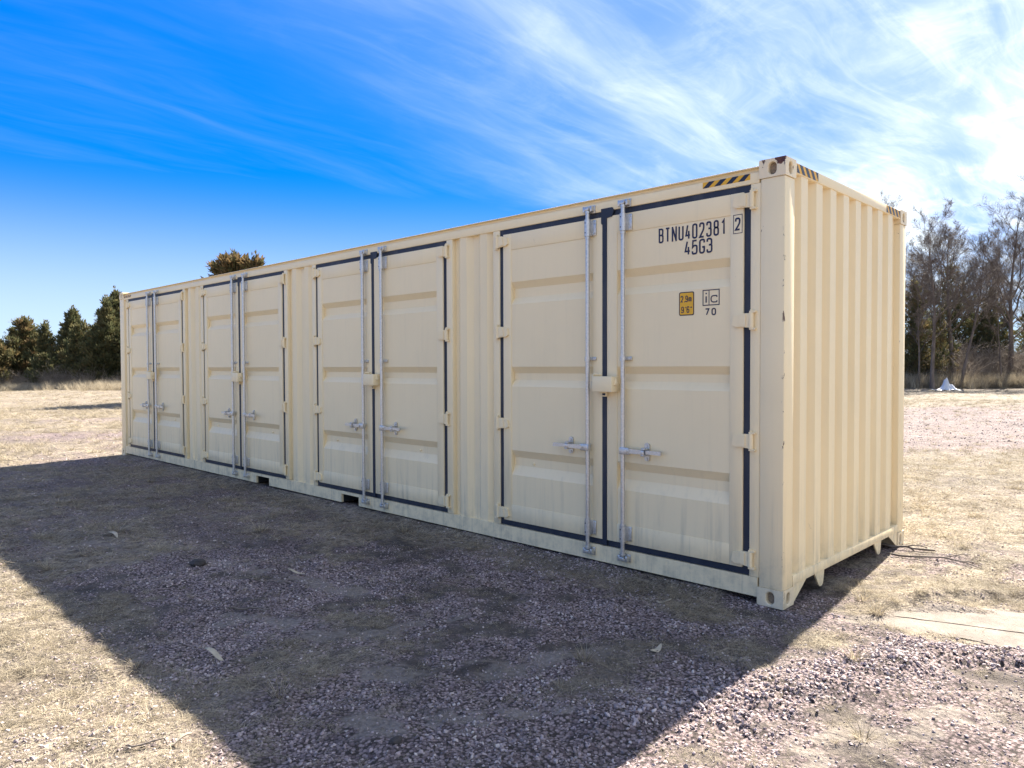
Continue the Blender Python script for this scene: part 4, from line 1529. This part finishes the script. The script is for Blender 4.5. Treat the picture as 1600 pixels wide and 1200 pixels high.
def cedar(name, label, loc, h, rad, seed, bronze=0.5, n_br=150, group='evergreen cedars at the field edge', skirt=0.02, peak=1.0, leaders=4, fol=1.0):
    rs = np.random.default_rng(seed)
    bp, S_pos, S_dir, S_t, S_l = [], [], [], [], []
    ph = rs.uniform(0, 6.28, 4)
    # several leaders of unequal height make the ragged, broad outline
    lead = [(0.0, 0.0, h, rad * (0.82 if leaders > 3 else 1.0))]
    for i in range(leaders):
        az = i * 6.28 / max(1, leaders) + rs.uniform(0, 1.0); d = rad * rs.uniform(0.35, 0.80)
        lead.append((d * math.cos(az), d * math.sin(az), h * rs.uniform(0.48, 0.96) * (1.08 - 0.3 * d / rad), rad * rs.uniform(0.34, 0.56)))
    tops = []
    for lx, ly, lh, lr in lead:
        tops.append((lx, ly, lh))
        nb = int(n_br * (lh * lr) / (h * rad) * 0.8) + 14
        for i in range(nb):
            t = skirt + (0.985 - skirt) * ((i + rs.random()) / nb) ** 0.95
            az = i * 2.39996 + rs.normal(0, 0.4)
            env = (1 - t) ** (0.58 * peak) * (0.72 + 0.28 * min(1, t / 0.2))
            lob = 1 + 0.18 * math.sin(2 * az + ph[0] + 3 * t) + 0.16 * math.sin(3 * az + ph[1] - 7 * t)
            ln = max(0.3, lr * env * lob * rs.uniform(0.50, 1.40))
            el = rs.uniform(0.30, 0.75) + 0.45 * t
            d = np.array([math.cos(az) * math.cos(el), math.sin(az) * math.cos(el), math.sin(el)])
            p0 = np.array([lx, ly, t * lh])
            pts, _ = grow_path(rs, p0 - np.array([0, 0, ln * math.sin(el) * 0.6]), d, ln, 5, 0.09, 0.035)
            pts[:, 2] = np.maximum(pts[:, 2], 0.10)
            bp.append((pts, np.linspace(0.03, 0.006, 6)))
            ns = int((20 + 78 * ln) * fol)
            u = 0.10 + 0.95 * rs.random(ns) ** 0.7
            k = np.minimum((u * 5).astype(int), 4); f = (u * 5 - k)[:, None]
            q = pts[k] * (1 - f) + pts[k + 1] * f
            bd = pts[k + 1] - pts[k]; bd /= np.linalg.norm(bd, axis=1, keepdims=True)
            j = rs.normal(0, 1, (ns, 3))
            wdt = (0.05 + 0.19 * ln * np.clip(1.05 - 0.85 * u, 0.1, 1))[:, None]
            off = j * wdt * np.array([1, 1, 0.8])
            sd = bd * 1.1 + j * 0.42 + np.array([0, 0, 0.45]); sd /= np.linalg.norm(sd, axis=1, keepdims=True)
            S_pos.append(q + off); S_dir.append(sd)
            # outer sprays turn bronze in winter, patchily over the crown
            patch = 0.5 + 0.5 * math.sin(1.7 * az + 5 * t + ph[3])
            S_t.append(np.clip(0.9 * bronze * (0.30 + 0.70 * patch) * (0.35 + 0.9 * u) + rs.normal(0, 0.17, ns), 0, 1))
            S_l.append(np.clip(rs.normal(0.17, 0.05, ns), 0.08, 0.34) * np.where(u > 0.82, 1.7, 1.0))
    # loose leader at the tip
    ns = 40
    zz = rs.uniform(0.93, 1.06, ns)
    for lx, ly, lh in tops:
        S_pos.append(np.stack([lx + rs.normal(0, 0.07, ns), ly + rs.normal(0, 0.07, ns), zz * lh], 1))
        dd = rs.normal(0, 0.3, (ns, 3)); dd[:, 2] += 1; S_dir.append(dd / np.linalg.norm(dd, axis=1, keepdims=True))
        S_t.append(np.full(ns, 0.45)); S_l.append(np.full(ns, 0.22))
    P = np.concatenate(S_pos); D = np.concatenate(S_dir); T = np.concatenate(S_t); Ln = np.concatenate(S_l)
    P[:, 2] = np.maximum(P[:, 2], 0.05)
    n = len(P)
    r1 = rs.normal(0, 1, (n, 3)); U = np.cross(D, r1); U /= np.linalg.norm(U, axis=1, keepdims=True)
    Wv = np.cross(D, U)
    wd = Ln * rs.uniform(0.10, 0.19, n)
    # each spray: three narrow blades fanned out
    verts, tin = [], []
    for a, b, e in ((0.22, 0.1, 1.0), (-0.42, -0.25, 0.8)):
        dv = D + U * a + Wv * b; dv /= np.linalg.norm(dv, axis=1, keepdims=True)
        sv = Wv if a == 0 else np.cross(dv, U + Wv)
        sv = sv / (np.linalg.norm(sv, axis=1, keepdims=True) + 1e-9)
        mid = P + dv * (Ln * e * 0.55)[:, None]
        verts += [P, mid + sv * (wd * e)[:, None], P + dv * (Ln * e)[:, None], mid - sv * (wd * e)[:, None]]
        tin += [T] * 4
    V = np.stack(verts, 1).reshape(-1, 3); TT = np.stack(tin, 1).ravel()
    Fq = np.arange(n * 8).reshape(-1, 4)
    root = empty(name, loc)
    me = np_mesh('crown', V, Fq, False); add_attr(me, 'tint', TT); me.materials.append(M_CEDAR)
    o = bpy.data.objects.new('crown', me); COL.objects.link(o); o.parent = root
    tp = np.stack([rs.normal(0, 0.03, 8), rs.normal(0, 0.03, 8), np.linspace(-0.1, h * 0.96, 8)], 1)
    V, F = tubes([(tp, np.linspace(0.14, 0.015, 8))] + bp, lambda r: 7 if r > 0.1 else 3)
    me = np_mesh('trunk', V, F); me.materials.append(M_CBARK)
    o = bpy.data.objects.new('trunk', me); COL.objects.link(o); o.parent = root
    tag(root, label, 'tree', group)
    return root


def gz(x, y):
    return float(height(np.array([x]), np.array([y]))[0]) - 0.05


def at(x, y):
    return (x, y, gz(x, y))


def spot(u, d):
    """ground position at a bearing (offset from the view axis) and a distance"""
    p_ = np.array(CAMP[:2]) + d * (CF + (u - 800) / 1150.5 * CR)
    return at(float(p_[0]), float(p_[1]))


# left side, from the frame edge to the container
cedar('cedar_tree', 'cedar at the left frame edge, only its right flank in view', at(-77.5, 8.6), 5.4, 2.4, 11, 0.6, 100, fol=0.6)
cedar('cedar_tree', 'bushy low brown-tipped cedar standing apart, second from the left edge', at(-69.2, 11.0), 5.6, 3.3, 12, 0.8, 170, peak=1.0, leaders=6)
cedar('cedar_tree', 'dark middle cedar left of the container, sloping top', at(-64.0, 13.2), 6.2, 3.4, 13, 0.35, 160, peak=1.15, leaders=7)
cedar('cedar_tree', 'tall dark cedar whose tip rises beside the container far corner', at(-58.6, 14.6), 7.2, 3.7, 14, 0.35, 170, peak=1.15, leaders=7)
cedar('cedar_tree', 'cedar partly hidden behind the far end of the container', at(-55.0, 17.0), 6.4, 2.6, 15, 0.7, 90, fol=0.5)
cedar('cedar_tree', 'brown-topped cedar whose crown peeks over the container roof', at(-30.9, 10.9), 6.5, 2.2, 16, 0.95, 230, peak=0.8, leaders=0)
cedar('cedar_tree', 'lower cedar top right beside the one peeking over the container roof', at(-30.2, 11.6), 6.4, 1.6, 17, 0.9, 190, peak=0.85, leaders=0)

# right side
bare_tree('bare_tree', 'bare tree with a slim trunk just left of the white sheet', at(-11.9, 49.4), 11.6, 1.6, 31, (-0.03, 0.0), 0.15, 0.36)
bare_tree('bare_tree', 'bare tree with a thick forked trunk right behind the white sheet', at(-11.4, 52.6), 12.0, 1.6, 32, (0.0, 0.0), 0.19, 0.40)
bare_tree('bare_tree', 'bare tree with its trunk leaning right, right of the white sheet', at(-10.8, 51.6), 11.2, 1.3, 33, (0.07, 0.05), 0.12, 0.42)
bare_tree('bare_tree', 'tallest bare tree with a broad crown near the right frame edge', at(-8.9, 57.0), 13.6, 2.2, 34, (0.0, 0.0), 0.21, 0.30, 0.92)
bare_tree('bare_tree', 'thin pale sapling just left of the tallest bare tree', at(-9.0, 54.6), 7.4, 0.8, 35, (-0.01, 0.0), 0.075, 0.45, 0.7)
bare_tree('bare_tree', 'bare tree cut off by the right frame edge', at(-7.2, 57.6), 13.0, 2.0, 36, (0.02, 0.0), 0.17, 0.25)
bare_tree('bare_tree', 'bare tree whose twigs show above the end of the container roof', at(-18.7, 59.0), 16.5, 1.6, 37, (0.0, 0.0), 0.17, 0.40, 0.8)
bare_tree('bare_tree', 'small crooked bare tree hugging the container right edge', at(-12.9, 50.2), 7.6, 1.2, 38, (-0.10, -0.08), 0.08, 0.40, 0.8)
cedar('cedar_tree', 'dark cedar behind the slim and forked bare trees', at(-14.1, 62.6), 9.6, 3.6, 41, 0.35, 100, fol=0.6)
cedar('cedar_tree', 'dark cedar beside the right edge of the container', spot(1426, 52), 7.4, 2.1, 42, 0.6, 100, fol=0.6)
cedar('cedar_tree', 'low spreading dark cedar behind the thin sapling', spot(1546, 56), 7.0, 2.5, 43, 0.35, 100, fol=0.6)
cedar('cedar_tree', 'dark cedar behind the tallest bare tree at the right frame edge', at(-7.8, 67.0), 10.2, 3.4, 44, 0.4, 100, fol=0.6)

BARE = [o for o in COL.objects if o.name.startswith('bare_tree')]
for src, u, d, sc, rz, lb in ((0, 1436, 57, 0.98, 2.1, 'bare tree standing between the container edge and the slim-trunked tree'),
                              (1, 1528, 60, 1.0, 4.0, 'bare tree in the gap right of the leaning trunk, further back'),
                              (5, 1556, 64, 1.02, 1.2, 'bare tree far back behind the thin sapling'),
                              (2, 1470, 63, 1.05, 3.0, 'bare tree far back behind the white sheet')):
    c = copy_tree(BARE[src])
    c.location = spot(u, d); c.scale = (sc,) * 3; c.rotation_euler = (0, 0, rz)
    c['label'] = lb

# brush below the trees
BRUSH = []
for k in range(4):
    rs = np.random.default_rng(500 + k)
    paths = []
    for i in range(120):
        az = rs.uniform(0, 6.28); rr = 0.55 * math.sqrt(rs.random())
        p0 = np.array([rr * math.cos(az), rr * math.sin(az), -0.05]); el = rs.uniform(0.7, 1.45)
        d = np.array([math.cos(az) * math.cos(el), math.sin(az) * math.cos(el), math.sin(el)])
        pts, de = grow_path(rs, p0, d, rs.uniform(0.8, 1.9), 4, 0.22, -0.03)
        paths.append((pts, np.linspace(0.011, 0.005, 5)))
        for j in range(5):
            q = pts[rs.integers(1, 5)]; dd = de + rs.normal(0, 0.7, 3); dd /= np.linalg.norm(dd)
            pp, _ = grow_path(rs, q, dd, rs.uniform(0.25, 0.7), 2, 0.25, 0)
            paths.append((pp, np.linspace(0.007, 0.003, 3)))
    V, F = tubes(paths, lambda r: 3)
    me = np_mesh('brush_piece_%d' % k, V, F); me.materials.append(M_TWIG)
    BRUSH.append(me)


def belt(name, line, width, n, smin, smax, srcs, label, cat, zs=1.0):
    Lr = np.array(line)
    t = RNG.uniform(0, len(line) - 1.001, n); k = t.astype(int); f = (t - k)[:, None]
    q = Lr[k] * (1 - f) + Lr[k + 1] * f + RNG.normal(0, width, (n, 2))
    s = RNG.uniform(smin, smax, n)
    P = np.stack([q[:, 0], q[:, 1], height(q[:, 0], q[:, 1]) - 0.03], 1)
    rot = np.stack([RNG.normal(0, .06, n), RNG.normal(0, .06, n), RNG.uniform(0, 6.28, n)], 1)
    return scatter(name, P, rot, np.stack([s, s, s * zs * RNG.uniform(0.8, 1.2, n)], 1), RNG.integers(0, len(srcs), n), srcs, label, cat)


belt('brush', [(-19, 55.5), (-14, 56.5), (-10, 59), (-4, 63)], 1.9, 110, 0.5, 1.9, BRUSH, 'grey-brown leafless brush under the right-hand trees', 'brush')
belt('brush', [(-76, 7), (-68, 10), (-61, 12), (-53, 14.5)], 0.9, 70, 0.45, 1.0, BRUSH, 'brown leafless brush at the foot of the left-hand cedars', 'brush')
belt('tall_grass', [(-18, 48), (-12.5, 51.3), (-8.8, 54.5), (-3, 59)], 0.7, 1100, 0.9, 1.9, TALL_, 'tall dry grass at the foot of the right-hand trees', 'grass')
belt('tall_grass', [(-78, 5), (-66, 8.5), (-58, 11), (-48, 13)], 1.1, 1100, 0.6, 1.15, TALL_, 'tall dry grass in front of the left-hand cedars', 'grass')

# ------------------------------------------------------------------ small things
# crumpled white sheet by the trunks
bm = bmesh.new()
bmesh.ops.create_grid(bm, x_segments=26, y_segments=22, size=1)
rs = np.random.default_rng(5)
for v in bm.verts:
    x, y = v.co.x, v.co.y
    pk = 0.66 * math.exp(-((x + 0.15) / 0.30) ** 2 - (y / 0.42) ** 2) + 0.24 * math.exp(-((x - 0.42) / 0.25) ** 2 - (y / 0.4) ** 2)
    fo = 0.34 * (float(vnoise(np.array([x * 5 + 3]), np.array([y * 5 + 8]))[0]) - 0.5) + 0.07 * (float(vnoise(np.array([x * 12]), np.array([y * 12]))[0]) - 0.5)
    v.co = (x * 0.72, y * 0.5, max(0.01, 1.12 * pk + fo * (0.35 + pk)))
me = bpy.data.meshes.new('white_sheet'); bm.to_mesh(me); bm.free()
m = Mat('white_plastic'); m.set(Base_Color=(0.50, 0.51, 0.53, 1), Roughness=0.5)
me.materials.append(m.m)
o = bpy.data.objects.new('white_sheet', me); COL.objects.link(o)
x, y = -10.6, 47.6
o.location = (x, y, gz(x, y) + 0.06); o.rotation_euler = (0, 0, 0.75)
md = o.modifiers.new('film', 'SOLIDIFY'); md.thickness = 0.006
tag(o, 'crumpled white plastic sheet lying among the bare trunks', 'plastic sheet')

# broken branches lying at the container's far corner
M_STICK = bark_mat('weathered_stick', (0.10, 0.08, 0.065), (0.24, 0.20, 0.165))
M_HUSK = plain('dry_husk', (0.48, 0.41, 0.30), 0.8, 0.25, 30)


def stick(name, label, a, b, r, seed, twigs=2, mat=None, cat='stick'):
    rs = np.random.default_rng(seed)
    a = np.array([*a, 0.0]); b = np.array([*b, 0.0])
    n = 7
    t = np.linspace(0, 1, n)[:, None]
    pts = a * (1 - t) + b * t
    L_ = np.linalg.norm(b - a)
    pts[1:-1, :2] += rs.normal(0, 0.03 * L_, (n - 2, 2))
    pts[:, 2] = height(pts[:, 0], pts[:, 1]) + r * 0.9 + rs.uniform(0, 0.025, n)
    paths = [(pts, np.linspace(r, r * 0.5, n))]
    for k in range(twigs):
        i = rs.integers(2, n - 1)
        d = (b - a) / L_ + rs.normal(0, 0.5, 3); d[2] = abs(d[2]) * 0.3; d /= np.linalg.norm(d)
        pp, _ = grow_path(rs, pts[i], d, L_ * rs.uniform(0.2, 0.4), 3, 0.15, -0.02)
        paths.append((pp, np.linspace(r * 0.5, r * 0.25, 4)))
    V, F = tubes(paths, lambda r_: 6)
    c = V.mean(0); c[2] = V[:, 2].min()
    me = np_mesh(name, V - c, F); me.materials.append(mat or M_STICK)
    o = bpy.data.objects.new(name, me); COL.objects.link(o); o.location = c
    tag(o, label, cat)
    return o


stick('fallen_branch', 'thick broken branch poking out from under the far corner casting', (-0.16, 2.18), (0.30, 2.25), 0.014, 1, 3, cat='branch')
stick('fallen_branch', 'thin forked branch in front of the far right corner casting', (0.02, 1.92), (0.62, 2.05), 0.010, 2, 3, cat='branch')
stick('stick', 'short dark stick standing out in the sunlit grass at the lower left', (-1.22, -3.52), (-1.12, -3.40), 0.005, 3, 1)
stick('stick', 'pale bent stick lying in the shade left of centre', (-2.62, -2.42), (-2.40, -2.28), 0.008, 4, 1)


def husk(label, x, y, ln, wd, rot, seed):
    rs = np.random.default_rng(seed)
    mb = MB()
    n = 8
    for k in range(n):
        t0, t1 = k / n, (k + 1) / n
        row = []
        for t in (t0, t1):
            w_ = wd * math.sin(math.pi * min(0.98, 0.06 + 0.9 * t)) ** 0.7
            zc = 0.010 + 0.02 * math.sin(3 * t + seed)
            cx = ln * (t - 0.5); cy = 0.05 * ln * math.sin(4 * t + seed)
            row.append([(cx, cy - w_ / 2, zc + 0.006), (cx, cy, zc), (cx, cy + w_ / 2, zc + 0.008)])
        for s in (0, 1):
            mb.quad(row[0][s], row[1][s], row[1][s + 1], row[0][s + 1])
    o = mb.build('dry_husk', M_HUSK, None, 3.0)
    weld(o)
    o.location = (x, y, float(height(np.array([x]), np.array([y]))[0]) + 0.006)
    o.rotation_euler = (rs.normal(0, .1), rs.normal(0, .1), rot)
    md = o.modifiers.new('leaf', 'SOLIDIFY'); md.thickness = 0.0015
    tag(o, label, 'dry leaf')


husk('pale pointed husk lying alone in the shade at the lower left', -1.88, -2.87, 0.15, 0.034, 0.35, 1)
husk('pale husk in the shade above the bent stick', -3.05, -1.72, 0.14, 0.03, 0.6, 2)
husk('small pale leaf on the gravel in the shade near the container corner', -0.20, -1.15, 0.09, 0.03, 1.4, 3)
husk('pale leaf in the gravel close to the bottom rail below the right lock rods', -0.62, -0.42, 0.10, 0.035, 0.2, 4)
husk('curled pale husk at the sunlit lower left beside the dark stick', -1.10, -3.36, 0.10, 0.028, 1.0, 5)
husk('narrow pale husk in the shade towards the far left', -5.3, -2.3, 0.2, 0.035, 0.1, 6)


def tuft(label, x, y, s, seed):
    me = clump(seed, 70, 0.035, 0.07, 0.16, 0.33, 0.004, 'grass_tuft')
    o = bpy.data.objects.new('grass_tuft', me); COL.objects.link(o)
    o.location = (x, y, float(height(np.array([x]), np.array([y]))[0]) - 0.004); o.scale = (s,) * 3
    o.rotation_euler = (0, 0, seed * 1.3)
    tag(o, label, 'grass tuft', 'separate grass tufts')


tuft('small pale grass tuft in the shade near the lower left sun line', -1.22, -2.84, 0.85, 61)
tuft('straw tuft in the sun right of the container corner, by the slab', 0.46, 0.33, 1.0, 62)
tuft('small straw tuft on bare dirt at the lower right', 0.95, -1.36, 0.75, 63)
tuft('pale grass tuft in the shade halfway between the nearest doors and the bottom edge', -0.43, -1.50, 0.9, 64)
tuft('wispy grass tuft in the shade below the left forklift pocket', -4.55, -1.25, 1.2, 65)
tuft('grass tuft close to the end rail guide tongue', 0.30, 0.55, 0.9, 66)
tuft('straw tuft on the gravel ridge in the sun', 0.66, -0.62, 0.8, 67)
tuft('pale grass tuft against the bottom rail right of the right forklift pocket', -3.6, -0.28, 1.0, 68)

# dark clods of earth
M_CLOD = plain('dark_clod', (0.055, 0.045, 0.04), 0.95, 0.4, 40)


def clod(label, x, y, s, seed):
    bm = bmesh.new()
    bmesh.ops.create_icosphere(bm, subdivisions=3, radius=1)
    rs = np.random.default_rng(seed)
    o_ = rs.uniform(0, 50, 2)
    for v in bm.verts:
        k = 0.7 + 0.6 * float(fbm(np.array([v.co.x * 1.8 + o_[0] + v.co.z]), np.array([v.co.y * 1.8 + o_[1] - v.co.z]), 4)[0])
        v.co = (v.co.x * k * 1.35, v.co.y * k, v.co.z * k * 0.5)
    me = bpy.data.meshes.new('earth_clod'); bm.to_mesh(me); bm.free(); me.materials.append(M_CLOD)
    o = bpy.data.objects.new('earth_clod', me); COL.objects.link(o)
    o.location = (x, y, float(height(np.array([x]), np.array([y]))[0]) + s * 0.2); o.scale = (s,) * 3
    o.rotation_euler = (0, 0, seed)
    tag(o, label, 'clod of earth')


clod('dark clod of earth in the shade at the bottom centre', -0.45, -2.73, 0.026, 71)
clod('dark clod beside the pale husk in the shade, left of centre', -3.82, -2.15, 0.06, 72)
clod('dark clod of earth on the bank beyond the slab', 1.35, 1.75, 0.07, 73)
